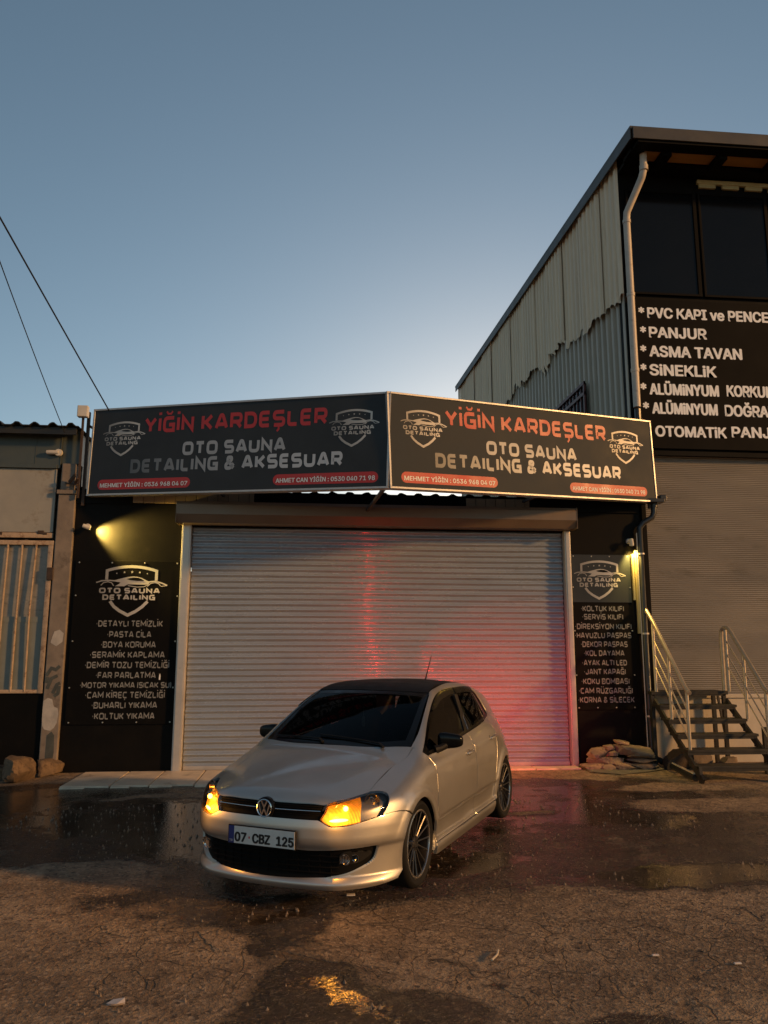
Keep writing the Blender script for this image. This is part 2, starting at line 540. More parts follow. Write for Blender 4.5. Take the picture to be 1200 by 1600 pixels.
mat('stone', (.30, .205, .135), .9, var=.35, scale=9, dirt=((.13, .08, .05), .42, 13), bump=.5, bscale=45)
mat('grey_stone', (.20, .15, .11), .85, var=.25, scale=8, bump=.5, bscale=40)
mat('dark_stone', (.15, .10, .06), .9, var=.35, scale=7, dirt=((.07, .045, .03), .42, 9), bump=.6, bscale=30)
mat('tile', (.72, .58, .42), .5, var=.12, scale=4, dirt=((.38, .29, .20), .38, 3), bump=.1, bscale=60)
mat('cable', (.012, .012, .012), .6)
mat('lamp_white', (.55, .52, .46), .4, var=.08)
mat('lamp_glow', (.9, .8, .4), .3, emit=(1, .72, .18), estr=14)
mat('paper', (.62, .55, .50), .7, var=.1, scale=20)
mat('wood_light', (.55, .47, .36), .6, var=.15, scale=12)
mat('red_iron', (.10, .028, .025), .5, var=.2)
mat('trim_cream', (.52, .44, .22), .5, var=.1, scale=6)

# ------------------------------------------------------------------ ground
def axis(dense0, dense1, step, far):
    a = list(np.arange(dense0, dense1 + 1e-6, step))
    s = step; x = a[-1]
    hi = []
    while x < far:
        s *= 1.35; x += s; hi.append(x)
    s = step; x = a[0]; lo = []
    while x > -far:
        s *= 1.35; x -= s; lo.append(x)
    return np.array(lo[::-1] + a + hi)

def vnoise(x, y, sc, seed):
    """smooth value noise, numpy"""
    g = np.random.default_rng(seed).random((256, 256))
    u = x * sc; v = y * sc
    i = np.floor(u).astype(int); j = np.floor(v).astype(int)
    fu = u - i; fv = v - j
    fu = fu * fu * (3 - 2 * fu); fv = fv * fv * (3 - 2 * fv)
    a = g[i % 256, j % 256]; b = g[(i + 1) % 256, j % 256]; c = g[i % 256, (j + 1) % 256]; d = g[(i + 1) % 256, (j + 1) % 256]
    return (a * (1 - fu) + b * fu) * (1 - fv) + (c * (1 - fu) + d * fu) * fv

def fbm(x, y, sc, seed, o=4):
    t = 0; a = .5; n = 0
    for k in range(o):
        t = t + a * vnoise(x, y, sc * 2 ** k, seed + k); n += a; a *= .55
    return t / n

gx = axis(-5.5, 7.0, .05, 500)
gy = axis(-10.0, 0.4, .04, 500)
GX, GY = np.meshgrid(gx, gy)
wxx = GX + (fbm(GX, GY, 1.3, 11) - .5) * .9
wyy = GY + (fbm(GX, GY, 1.3, 31) - .5) * .7
def ell(cx_, cy_, rx, ry, rot=0., soft=.45):
    c, s = math.cos(rot), math.sin(rot)
    dx, dy = wxx - cx_, wyy - cy_
    u = (dx * c + dy * s) / rx; v = (-dx * s + dy * c) / ry
    d = np.sqrt(u * u + v * v)
    t = np.clip((1 + soft - d) / (2 * soft), 0, 1)
    return t * t * (3 - 2 * t)
wet = .40 + .35 * (fbm(GX, GY, .55, 5) - .5)
for e, a in [((-2.7, -2.3, 2.4, 1.25), .42), ((-1.2, -3.4, 1.4, .9), .22), ((0, -4.3, 2.0, 1.3), .35), ((3.0, -2.1, 1.9, 1.15), .42), ((2.2, -3.4, 2.2, .5), .25),
             ((2.85, -5.28, .85, .24), .72), ((4.0, -5.3, .5, .20), .45), ((.14, -7.3, .62, .42), .36), ((.05, -6.5, .28, .9, .15), .35),
             ((1.15, -4.95, .5, .26, .5), .35), ((-1.0, -3.45, .9, .35), .25), ((.72, -6.72, .09, .13), .7), ((.80, -6.98, .10, .10), .7), ((1.6, -7.6, .22, .18), .6), ((1.95, -6.95, .16, .2), .4),
             ((1.15, -6.7, .16, .05), .5), ((.5, -5.9, 1.6, .35, .05), .22)]:
    wet = wet + a * ell(*e)
for e, a in [((-1.9, -5.0, 1.0, .35), .5), ((-1.2, -6.9, .75, .75), .5), ((-2.1, -5.8, .6, .4), .3), ((4.7, -2.75, 1.2, .35, -.15), .75), ((4.3, -1.7, .6, .22), .6), ((3.7, -.85, .8, .22), .5),
             ((.75, -7.0, .35, .3), .2), ((2.2, -6.6, 1.9, .9), .45), ((-1.5, -1.75, .9, .18, .1), .5), ((2.3, -2.9, .35, .10), .5)]:
    wet = wet - a * ell(*e)
wet = wet + .20 * np.clip((wyy + 5.9) / .9, 0, 1) * np.clip((-.9 - wyy) / .6, 0, 1) * np.clip((5.2 - wxx) / 1.5, 0, 1)
wet = np.clip(wet, 0, 1.2)
crk = np.clip(.85 * ell(1.6, -6.5, 2.2, 1.5, 0, .5) + .75 * ell(.2, -6.0, 1.8, .9) + .3 * ell(-1.5, -6.8, 1.5, .9), 0, 1)
# relief: shallow hollows where the water stands, gentle unevenness elsewhere
GZ = (fbm(GX, GY, .9, 71) - .5) * .028 + (fbm(GX, GY, 6., 91) - .5) * .012 * np.clip(1.25 - wet, 0, 1)
flat = np.clip((wet - .78) / .2, 0, 1)
near = np.clip((GY + 1.4) / .9, 0, 1)
GZ = GZ * (1 - flat) * (1 - near) - .008 * flat * (1 - near)
GZ = np.where((np.abs(GX) > 9) | (GY < -13), 0, GZ) - .004
nx_, ny_ = len(gx), len(gy)
verts = np.stack([GX.ravel(), GY.ravel(), GZ.ravel()], 1)
ii = np.arange(ny_ - 1)[:, None] * nx_ + np.arange(nx_ - 1)[None, :]
quads = np.stack([ii, ii + 1, ii + nx_ + 1, ii + nx_], -1).reshape(-1, 4)

def ground_material():
    m = bpy.data.materials.new('wet_asphalt')
    m.use_nodes = True
    nt = m.node_tree; L = nt.links.new; N = nt.nodes.new
    b = nt.nodes['Principled BSDF']
    tc = N('ShaderNodeTexCoord')
    P = tc.outputs['Object']
    def noise(sc, det=6, ro=.6, vec=P):
        n = N('ShaderNodeTexNoise'); n.inputs['Scale'].default_value = sc; n.inputs['Detail'].default_value = det; n.inputs['Roughness'].default_value = ro
        L(vec, n.inputs['Vector']); return n.outputs[0]
    def math_(op, a, b_=None, c=None, clamp=False):
        n = N('ShaderNodeMath'); n.operation = op; n.use_clamp = clamp
        for i, q in enumerate((a, b_, c)):
            if q is None: continue
            if isinstance(q, (int, float)): n.inputs[i].default_value = q
            else: L(q, n.inputs[i])
        return n.outputs[0]
    def mapr(v, a, b_, c=0., d=1.):
        n = N('ShaderNodeMapRange'); n.interpolation_type = 'SMOOTHSTEP'
        for i, q in enumerate((a, b_, c, d)): n.inputs[i + 1].default_value = q
        L(v, n.inputs[0]); return n.outputs[0]
    def mixc(f, a, b_):
        n = N('ShaderNodeMix'); n.data_type = 'RGBA'
        if isinstance(f, (int, float)): n.inputs[0].default_value = f
        else: L(f, n.inputs[0])
        for i, q in ((6, a), (7, b_)):
            if isinstance(q, tuple): n.inputs[i].default_value = (*q, 1)
            else: L(q, n.inputs[i])
        return n.outputs[2]
    at = N('ShaderNodeAttribute'); at.attribute_name = 'wet'
    ac = N('ShaderNodeAttribute'); ac.attribute_name = 'crack'
    w = math_('ADD', at.outputs['Fac'], math_('MULTIPLY', math_('SUBTRACT', noise(2.2, 10, .72), .5), .95))
    w = math_('ADD', w, math_('MULTIPLY', math_('SUBTRACT', noise(17, 6, .7), .5), .30))
    damp = mapr(w, .42, .66)
    pud = mapr(w, .86, .97)
    # aggregate
    vo = N('ShaderNodeTexVoronoi'); vo.inputs['Scale'].default_value = 46; L(P, vo.inputs['Vector'])
    vo2 = N('ShaderNodeTexVoronoi'); vo2.inputs['Scale'].default_value = 110; L(P, vo2.inputs['Vector'])
    gr = math_('ADD', math_('MULTIPLY', vo.outputs['Distance'], .9), math_('MULTIPLY', vo2.outputs['Distance'], .5))
    spk = N('ShaderNodeSeparateColor'); L(vo.outputs['Color'], spk.inputs[0])
    base = mixc(mapr(noise(1.1, 8, .65), .36, .64), (.24, .165, .10), (.46, .325, .20))
    base = mixc(mapr(noise(7, 9, .75), .42, .66), base, (.17, .115, .072))
    base = mixc(math_('MULTIPLY', mapr(spk.outputs[0], .75, .98), .5), base, (.55, .41, .28))
    base = mixc(math_('MULTIPLY', mapr(spk.outputs[1], .8, 1.), .75), base, (.05, .036, .026))
    dmp = mixc(mapr(noise(3.2, 7, .65), .35, .65), (.026, .019, .013), (.070, .049, .032))
    dmp = mixc(math_('MULTIPLY', mapr(spk.outputs[0], .8, 1.), .5), dmp, (.20, .15, .10))
    col = mixc(damp, base, dmp)
    # cracks
    dn = N('ShaderNodeTexNoise'); dn.inputs['Scale'].default_value = 5; dn.inputs['Detail'].default_value = 5; L(P, dn.inputs['Vector'])
    vm = N('ShaderNodeVectorMath'); vm.operation = 'MULTIPLY_ADD'; L(dn.outputs['Color'], vm.inputs[0]); vm.inputs[1].default_value = (.16, .16, .0); L(P, vm.inputs[2])
    v3 = N('ShaderNodeTexVoronoi'); v3.feature = 'DISTANCE_TO_EDGE'; v3.inputs['Scale'].default_value = 3.6; L(vm.outputs[0], v3.inputs['Vector'])
    v4 = N('ShaderNodeTexVoronoi'); v4.feature = 'DISTANCE_TO_EDGE'; v4.inputs['Scale'].default_value = 9.5; L(vm.outputs[0], v4.inputs['Vector'])
    region = mapr(math_('ADD', ac.outputs['Fac'], math_('MULTIPLY', math_('SUBTRACT', noise(1.3, 6), .5), 3.2)), .55, 1.05)
    region2 = mapr(math_('ADD', ac.outputs['Fac'], math_('MULTIPLY', math_('SUBTRACT', noise(1.9, 6), .5), 3.4)), .9, 1.4)
    c1 = math_('MULTIPLY', mapr(v3.outputs[0], .020, .003), region)
    c2 = math_('MULTIPLY', mapr(v4.outputs[0], .035, .006), region2)
    ck = math_('MAXIMUM', c1, c2)
    col = mixc(math_('MULTIPLY', ck, .45), col, (.03, .021, .015))
    L(col, b.inputs['Base Color'])
    rg = math_('ADD', mapr(damp, 0, 1, .86, .24), math_('MULTIPLY', math_('SUBTRACT', noise(24, 4), .5), .25))
    rg = math_('ADD', math_('MULTIPLY', rg, math_('SUBTRACT', 1., pud)), math_('MULTIPLY', pud, .10), clamp=True)
    L(rg, b.inputs['Roughness'])
    b.inputs['Specular IOR Level'].default_value = .5
    hgt = math_('ADD', math_('MULTIPLY', gr, .55), math_('MULTIPLY', noise(30, 8, .7), .9))
    hgt = math_('ADD', hgt, math_('MULTIPLY', noise(6, 5), 1.2))
    hgt = math_('SUBTRACT', hgt, math_('MULTIPLY', ck, .8))
    bp = N('ShaderNodeBump'); bp.inputs['Distance'].default_value = .03
    L(math_('ADD', math_('MULTIPLY', math_('SUBTRACT', 1., pud), .95), .09), bp.inputs['Strength'])
    L(hgt, bp.inputs['Height']); L(bp.outputs[0], b.inputs['Normal'])
    MATS['wet_asphalt'] = m
ground_material()
go = link_mesh('ground', verts, quads, 'wet_asphalt', smooth=True)
tag(go, 'patched brown asphalt yard, cracked and partly wet', kind='structure')
at = go.data.attributes.new('wet', 'FLOAT', 'POINT'); at.data.foreach_set('value', wet.ravel().astype(np.float32))
at = go.data.attributes.new('crack', 'FLOAT', 'POINT'); at.data.foreach_set('value', crk.ravel().astype(np.float32))

# pale threshold slabs in front of the shutter
tb = MB()
edges = [-3.02, -2.42, -1.95, -1.40, -.75, -.05, .75, 1.6, 2.5, 3.2, 3.86]
for i in range(len(edges) - 1):
    a, b_ = edges[i] + .008, edges[i + 1] - .008
    f0 = -1.16 + .03 * random.uniform(-1, 1) if b_ < -.5 else -.32 + .05 * random.uniform(-1, 1)
    z = .014 + .004 * random.random()
    tb.box(a, b_, f0, -.06, -.05, z, .006)
    if b_ < -.5: tb.box(a + .01, a + .012 + (b_ - a) * .5, f0 - .06, f0 - .012, -.05, z - .006, .005)
o = tb.build('threshold_pavement', 'tile'); tag(o, 'strip of worn pale slabs along the foot of the roller shutter', kind='structure')
cb = MB()
cb.add([(3.9, -.05, .018), (3.88, -.62, .010), (4.25, -.80, .004), (4.7, -.62, .006), (5.02, -.45, .010), (5.0, -.05, .018)], [(0, 1, 2, 3, 4, 5)])
o = cb.build('concrete_pavement', 'concrete'); tag(o, kind='structure')

# ------------------------------------------------------------------ shop building
shop = empty('shop_building', (1.0, 0, 0), label='low black painted workshop behind the parked car with a wide grey roller shutter', cat='workshop')
def sp(o, *a): o.location = (-1.0, 0, 0); return o
DX0, DX1, DZ = -1.74, 3.81, 3.46
w = MB()
w.box(-3.40, DX0 - .13, 0, .25, -.1, 3.90); w.box(DX1 + .09, 5.04, 0, .25, -.1, 3.90); w.box(DX0 - .13, DX1 + .09, .0, .25, 3.42, 3.90)
w.box(-3.40, -3.15, .25, 9, -.1, 3.6); w.box(4.80, 5.04, .25, 9, -.1, 3.6); w.box(-3.40, 5.04, 9, 9.2, -.1, 3.6)
sp(w.build('wall', 'black_paint', shop))
# corrugated roof
rf = MB()
n = 240; xs = np.linspace(-3.45, 5.10, n)
def corr(x, p=.26, a=.030):
    t = (x / p) % 1
    return a * (1 if t < .26 else max(0, 1 - (t - .26) / .10) if t < .36 else 0 if t < .90 else (t - .90) / .10)
zz = [corr(x) for x in xs]
v = []; f = []
for (y, z) in ((-.02, 3.955), (-.02, 3.945), (9.2, 3.70), (9.2, 3.71)):
    v += [(x, y, z + q) for x, q in zip(xs, zz)]
for k in ((0, 1), (1, 2), (3, 0)):
    for i in range(n - 1): f.append((k[0] * n + i, k[0] * n + i + 1, k[1] * n + i + 1, k[1] * n + i))
rf.add(v, f)
sp(rf.build('roof', 'roof_metal', shop))
# strips of ribbed siding under the eaves
for a, b_ in ((-2.6, -.86), (2.32, 3.30)):
    sg = MB()
    x = a
    while x < b_ - .02:
        sg.box(x, min(x + .145, b_), -.03, -.003, 3.76, 3.92, .004); x += .152
    sp(sg.build('eaves_siding', 'beige_siding', shop))
for a, b_ in ((-.85, 2.31), (3.31, 5.03), (-3.39, -2.61)):
    fb = MB(); fb.box(a, b_, -.028, -.003, 3.74, 3.93); sp(fb.build('eaves_board', 'dark_wall', shop))
# roller shutter (the door of the shop)
sh = MB()
pitch = .0836; prof = []
z = .01; k = 0
while z < DZ + .02:
    for t, dy in ((0, 0), (.08, -.001), (.20, -.010), (.34, -.022), (.44, -.0265), (.54, -.027), (.66, -.022), (.82, -.010), (.94, -.001)):
        prof.append((z + t * pitch, .055 + dy))
    z += pitch
nz = len(prof)
v = [(x, p[1], p[0]) for x in np.linspace(DX0 + .01, DX1 - .01, 61) for p in prof]
f = [(i * nz + j, (i + 1) * nz + j, (i + 1) * nz + j + 1, i * nz + j + 1) for i in range(60) for j in range(nz - 1)]
# the sheet bows by a few mm, as long slats do
DENT = [(random.uniform(DX0, DX1), random.uniform(.2, 2.4), random.uniform(.08, .22), random.uniform(-.008, .010)) for _ in range(14)]
v = [(x, y + .006 * math.sin(z * 2.1 + x * .9) + .004 * math.sin(x * 2.3 + z * 5) + sum(d * math.exp(-((x - a) ** 2 + ((z - b_) * 1.6) ** 2) / r ** 2) for a, b_, r, d in DENT), z + .004 * math.sin(x * 1.1 + z * .7)) for x, y, z in v]
sho = link_mesh('roller_shutter', v, f, 'shutter_metal', shop, True); sp(sho)
bb = MB(); bb.box(DX0 + .01, DX1 - .01, .012, .07, .004, .06, .006); bb.build('bottom_bar', 'rail_metal', sho)
for a, b_ in ((DX0 - .13, DX0), (DX1, DX1 + .09)):
    g = MB(); g.box(a, b_, -.085, .06, .0, 3.44, .006); g.box(a + .02, b_ - .02, -.094, -.086, .0, 3.44, .002)
    g.build('guide_rail', 'rail_metal', sho)
hb = MB()
x0, x1 = DX0 - .18, DX1 + .12
pl = [(-.02, 3.745), (-.32, 3.745), (-.335, 3.70), (-.335, 3.56), (-.27, 3.44), (-.02, 3.44)]
hb.add([(x, p[0], p[1]) for x in (x0, x1) for p in pl], [(0, 1, 2, 3, 4, 5)[::-1], (6, 7, 8, 9, 10, 11)] + [(i, (i + 1) % 6, 6 + (i + 1) % 6, 6 + i) for i in range(6)])
hb.box(x0 - .006, x0, -.34, -.02, 3.435, 3.75); hb.box(x1, x1 + .006, -.34, -.02, 3.435, 3.75)
hb.build('shutter_box', 'shutter_box_metal', sho)
# trim strips and downpipe on the right-hand edge
t_ = MB(); t_.box(4.872, 4.90, -.045, -.002, 2.40, 3.10, .004); t_.box(4.915, 4.955, -.07, -.002, 1.9, 3.16, .005); sp(t_.build('corner_trim', 'trim_cream', shop))
st_ = MB(); st_.bar((.93, -1.5, 3.74), (.80, -.33, 3.66), .04, .04); st_.bar((.93, -1.5, 3.78), (.98, -.03, 3.90), .04, .04); st_.bar((.955, -1.62, 3.72), (.955, -1.62, 4.98), .04, .04)
for xx, yy in ((-1.3, -.83), (3.2, -.88)):
    st_.bar((xx, yy + .20, 3.84), (xx, -.05, 3.88), .035, .035); st_.bar((xx, yy + .20, 3.84), (xx, yy + .20, 5.0), .03, .03)
st_.bar((-3.30, -.03, 3.7), (-3.30, -.03, 5.10), .05, .04); st_.bar((5.17, -.10, 3.80), (5.17, -.10, 5.1), .04, .04)
st_.bar((-3.30, -.03, 4.9), (-1.3, 1.2, 3.86), .03, .03); st_.bar((5.15, -.10, 4.9), (3.2, 1.2, 3.86), .03, .03)
sp(st_.build('sign_bracket', 'dark_rust', shop))

dp = empty('drainpipe', (5.0, -.08, 0), label='black drainpipe beside the right poster with an elbow under the sign', cat='drainpipe')
pb = MB(); pb.tube([(.24, -.02, 3.86), (.235, -.02, 3.74), (.20, -.02, 3.66), (.06, -.01, 3.58), (.0, 0, 3.5), (0, 0, .18), (.04, -.05, .10), (.10, -.14, .07)], .045, 12)
pb.build('pipe', 'black_pipe', dp, True)
hp = MB()
hp.lathe([(.040, -.06), (.058, -.06), (.060, 0), (.06, .05), (.045, .06)], 16, 'z', (.24, -.02, 3.88)); hp.build('outlet', 'black_pipe', dp, True)
cl = MB()
for z in (.7, 1.9, 3.1): cl.lathe([(.046, -.012), (.055, -.012), (.055, .012), (.046, .012)], 16, 'z', (0, 0, z))
cl.build('clamp', 'rail_metal', dp, True)
gt = MB(); gt.box(-.03, .36, -.16, .02, 3.88, 3.94, .008); gt.box(.30, .40, -.14, .0, 3.90, 4.0, .01); gt.build('gutter_end', 'black_pipe', dp)
cp = MB(); cp.tube([(-.06, -.01, .25), (-.055, -.01, 3.42)], .009, 8); cp.build('pipe_highlight', 'pvc_pipe', dp, True)  # thin pale tube standing in for the highlight along the black pipe
gp = MB(); gp.tube([(5.10, -.52, .06), (5.02, -1.00, .05), (4.97, -1.42, .045)], .045, 10)
o = gp.build('ground_pipe', 'black_pipe', None, True); tag(o, 'black pipe lying on the ground from the wall to the stair foot', 'pipe')
lt = MB(); lt.bar((5.06, -.60, .112), (4.965, -1.40, .096), .025, .016); lt.build('pale_strip', 'wood_light', o)  # pale strip along the top of the ground pipe

# ------------------------------------------------------------------ neighbour on the left
nb = empty('shed_building', (-5.5, 0, 0), label='weathered grey green shed on the left with a barred sheet metal gate', cat='shed')
def np_(o): o.location = (5.5, 0, 0); return o
b = MB(); b.box(-9, -3.66, -.02, .2, 4.25, 4.86); b.box(-9, -3.70, -.045, -.02, 4.24, 4.30, .004); b.box(-3.66, -3.40, .0, .2, 4.32, 4.86); b.box(-9, -3.41, .2, 8, 0, 4.8); b.box(-3.665, -3.655, -.03, -.02, 4.3, 4.8)
b.box(-4.02, -4.01, -.026, -.02, 4.30, 4.86)
np_(b.build('wall', 'teal_metal', nb))
rf = MB(); n = 200; xs = np.linspace(-9, -3.36, n); zz = [corr(x, .25, .045) for x in xs]
v = []; f = []
for (y, z) in ((-.30, 4.815), (-.30, 4.80), (8, 4.80), (8, 4.83)): v += [(x, y, z + q) for x, q in zip(xs, zz)]
for k in ((0, 1), (1, 2), (3, 0)):
    for i in range(n - 1): f.append((k[0] * n + i, k[0] * n + i + 1, k[1] * n + i + 1, k[1] * n + i))
rf.add(v, f); rf.box(-9, -3.40, -.24, -.20, 4.70, 4.80)  # dark bar under the eaves; the overhang's shadow is put into its colour
np_(rf.build('roof', 'roof_metal', nb))
b = MB(); b.box(-3.645, -3.405, -.055, .24, -.05, 3.86, .012); b.box(-3.665, -3.395, -.085, .24, 3.86, 3.92, .008); b.box(-3.63, -3.43, -.05, .24, 3.92, 4.32, .02)
pil = np_(b.build('pillar', 'concrete', nb))
def blob(pts, y): return [(p[0], y, p[1]) for p in pts], [tuple(range(len(pts)))]
pm = MB(); pm.add(*blob([(-3.632, .63), (-3.60, .58), (-3.52, .56), (-3.47, .60), (-3.44, .66), (-3.425, .78), (-3.44, .86), (-3.49, .88), (-3.52, .98), (-3.58, 1.0), (-3.635, .96), (-3.64, .8)], -.0580))
pm.add(*blob([(-3.60, 1.75), (-3.52, 1.70), (-3.44, 1.76), (-3.43, 1.88), (-3.49, 1.93), (-3.56, 1.90), (-3.58, 1.83)], -.0580))
pm.build('whitewash_patch', 'white_patch', pil)
pg = MB(); pg.add(*blob([(-3.56, .12), (-3.47, .10), (-3.45, .28), (-3.46, .50), (-3.50, .55), (-3.56, .50)], -.0575))
for pts in ([(-3.62, 1.30), (-3.56, 1.40), (-3.50, 1.38), (-3.45, 1.43)], [(-3.60, 1.12), (-3.55, 1.26), (-3.47, 1.30)], [(-3.52, 1.06), (-3.47, 1.18), (-3.43, 1.20)], [(-3.62, 1.20), (-3.60, 1.28)], [(-3.50, 1.02), (-3.45, 1.06), (-3.44, 1.16)]):
    vv, ff = stroke_quads(pts, 0, .045); pg.add([(q[0], -.0580 - .0006 * random.random(), q[1]) for q in vv], ff)
pg.build('graffiti', 'green_patch', pil)
gate = empty('gate', (0, 0, 0)); gate.parent = nb; gate.location = (5.5, 0, 0)
b = MB(); b.box(-9, -3.70, .0, .03, 3.31, 4.235); b.box(-3.715, -3.70, -.012, .0, 3.31, 4.235); b.box(-5.1, -5.09, -.008, 0, 3.31, 4.23)
b.build('upper_sheet', 'old_white', gate)
b = MB(); b.box(-9, -3.69, -.02, .02, 3.225, 3.30, .006); b.box(-9, -3.66, -.045, -.005, 3.12, 3.185, .006); b.box(-3.735, -3.665, -.045, .0, 1.06, 3.12, .006)
b.box(-9, -3.7, -.04, -.005, 1.06, 1.11, .006)
x = -3.90
while x > -8.5:
    j = random.uniform(-.012, .012); b.tube([(x + j, -.030, 1.08), (x + j * 2, -.034 + j, 2.2), (x, -.030, 3.13)], .016, 8); x -= .195
b.build('bars', 'rusty', gate, True)
b = MB(); b.box(-9, -3.74, .02, .03, 2.02, 3.14); b.build('frosted_sheet', 'frosted_sheet', gate)
b = MB(); b.box(-9, -3.74, .005, .018, 1.08, 2.08); b.box(-9, -3.74, .0, .004, 2.03, 2.11); b.build('green_sheet', 'green_sheet', gate)
b = MB(); b.box(-9, -3.66, -.01, .03, -.05, 1.075); b.build('lower_sheet', 'black_board', gate)
b = MB(); b.box(-3.72, -3.63, -.075, -.03, 2.62, 2.80, .01)
for x, z, r in ((-3.80, 3.285, .03), (-4.42, 3.28, .035), (-4.05, 3.19, .02), (-3.86, 3.30, .045)):
    b.box(x - r, x + r, -.03, -.015, z - r * .5, z + r * .7, .008)
b.build('hinge', 'dark_rust', gate)
lp = empty('bulkhead_lamp', (-3.68, -.03, 4.47), label='small unlit white lamp on the teal wall above the concrete pillar', cat='lamp')
b = MB(); b.lathe([(0, -.06), (.05, -.06), (.055, -.02), (.03, 0)], 16, 'y'); b.build('base', 'lamp_white', lp, True)
b = MB(); b.lathe([(.0, -.17), (.028, -.165), (.034, -.12), (.03, -.0), (0, 0)], 16, 'x', (0, -.05, 0)); b.build('shade', 'lamp_white', lp, True)
fl = empty('floodlight', (-3.36, -.12, 5.0), label='small grey floodlight at the left top end of the left sign', cat='floodlight')
b = MB(); b.box(-.06, .09, -.10, .0, -.02, .15, .012); b.build('housing', 'lamp_white', fl)
b = MB(); b.bar((0, .02, -1.2), (0, .02, .0), .03, .03); b.bar((0, .02, .0), (0, -.03, .04), .02, .02); b.build('bracket', 'dark_rust', fl)
bd = MB(); bd.bar((-3.55, -.07, 4.02), (-3.36, -.16, 3.98), .035, .02); bd.bar((-3.50, -.08, 4.03), (-3.38, -.20, 4.12), .02, .05); bd.bar((-3.42, -.1, 3.99), (-3.34, -.22, 4.06), .03, .02)
o = bd.build('bent_bracket', 'dark_rust'); tag(o, 'bent dark bracket sticking out at the top of the concrete pillar', 'bracket')

# ------------------------------------------------------------------ building on the right
RX, RY = 5.10, .20
rb = empty('warehouse_building', (9, RY, 0), label='tall corrugated warehouse on the right with dark windows and its own shutter', cat='warehouse')
def rp(o): o.location = (-9, -RY, 0); return o
XE = 14.0
b = MB()
b.box(RX, XE, RY, RY + .25, 7.40, 10.0)      # front above sign
b.box(RX, 5.24, RY, RY + .25, .0, 7.40); b.box(11, XE, RY, RY + .25, 0, 7.4); b.box(5.24, 11, RY, RY + .25, 4.76, 7.4)
rp(b.build('front_wall', 'dark_wall', rb))
b = MB(); b.box(5.16, 11, RY - .02, RY + .24, -.05, .98); b.box(5.20, 11, RY - .05, RY - .02, .94, 1.0, .005); rp(b.build('plinth', 'plinth', rb))
def corr_sheet(y0, y1, z0f, z1f, x, amp, per, n):
    ys = np.linspace(y0, y1, n)
    v = []; f = []
    for i, y in enumerate(ys):
        t = (y / per) % 1
        q = amp * (.5 - .5 * math.cos(2 * math.pi * t)) if amp < .03 else amp * (1 if t < .35 else max(0, 1 - (t - .35) / .12) if t < .47 else 0 if t < .88 else (t - .88) / .12)
        v += [(x - q, y, z0f(y)), (x - q, y, z1f(y))]
    f = [(2 * i, 2 * i + 1, 2 * i + 3, 2 * i + 2) for i in range(n - 1)]
    return v, f
eave = lambda y: 10.0 + .0535 * y
lo = MB(); lo.add(*corr_sheet(.22, 14.2, lambda y: 0, lambda y: 8.6, RX + .068, .080, .24, 14 * 50)); lo.box(RX + .075, RX + .12, .22, 14.2, 0, 10.0)
rp(lo.build('lower_cladding', 'corrugated_grey', rb))
upc = MB()
y = .18; k = 0
while y < 14.0:
    wv = random.uniform(.95, 1.25) if k else .75
    y1 = min(y + wv, 14.15)
    zb = 7.52 + .075 * y + random.uniform(-.10, .10)
    ph = random.random() * 6
    rag = random.choice((0, 0, 1))
    edge = lambda yy, zb=zb, ph=ph, rag=rag: zb + .05 * math.sin(yy * 9 + ph) + (.12 * math.sin(yy * 3.7 + ph) + .06 * math.sin(yy * 23) + .03 * math.sin(yy * 41 + ph) if rag else 0) + .03 * math.sin(yy * 31 + ph)
    upc.add(*corr_sheet(y, y1, edge, lambda yy: eave(yy), RX - .022 - .030 * (k % 2) - .006 * random.random(), .034, .21, 90))
    y = y1 - .03; k += 1
rp(upc.build('upper_cladding', 'corrugated_beige', rb))
b = MB()
# roof slab with overhang, fascia
v = [(4.955, -.66, 9.93), (XE, -.66, 9.93), (XE, 14.4, 10.75), (4.955, 14.4, 10.75)]
v2 = [(p[0], p[1], p[2] - .05) for p in v]
b.add(v + v2, [(0, 1, 2, 3), (7, 6, 5, 4), (0, 3, 7, 4), (1, 0, 4, 5), (2, 1, 5, 6), (3, 2, 6, 7)])
rp(b.build('roof', 'fascia_grey', rb))
b = MB(); b.box(4.99, XE, -.69, -.663, 9.70, 9.905, .004); b.bar((4.965, -.64, 9.80), (4.965, 14.35, 10.62), .02, .17); rp(b.build('fascia', 'fascia_grey', rb))
b = MB(); b.box(5.30, XE, -.42, -.10, 9.72, 9.76); rp(b.build('soffit_board', 'soffit_lit_wood', rb))
b = MB(); b.box(5.08, XE, -.655, -.43, 9.66, 9.70); b.box(5.08, XE, -.09, .195, 9.64, 9.70); b.box(5.06, 5.29, -.42, -.1, 9.66, 9.72)
for x in np.arange(5.6, XE, .95): b.box(x, x + .14, -.44, -.08, 9.60, 9.715)
rp(b.build('soffit_frame', 'dark_wall', rb))
b = MB(); b.box(6.47, 9.5, RY - .06, RY - .005, 9.53, 9.60, .004)
x = 6.5
while x < 9.4: b.box(x, x + .30, RY - .05, RY - .005, 9.46, 9.53, .004); x += .42
rp(b.build('batten', 'trim_cream', rb))
for x0, x1 in ((5.22, 6.36), (6.50, 7.64), (7.78, 8.92)):
    fm = MB(); fm.box(x0, x1, RY - .03, RY - .002, 7.50, 9.32)
    wo = rp(fm.build('window', 'dark_pane', rb))
    fr = MB(); fr.box(x0 - .04, x0, RY - .05, RY - .002, 7.46, 9.36, .004); fr.box(x1, x1 + .06, RY - .05, RY - .002, 7.46, 9.36, .004); fr.box(x0, x1, RY - .05, RY - .002, 9.32, 9.36, .004); fr.box(x0, x1, RY - .05, RY - .002, 7.46, 7.50, .004)
    fr.build('frame', 'black_board', wo)
fs = MB(); prof = []; z = 1.0; pt = .031
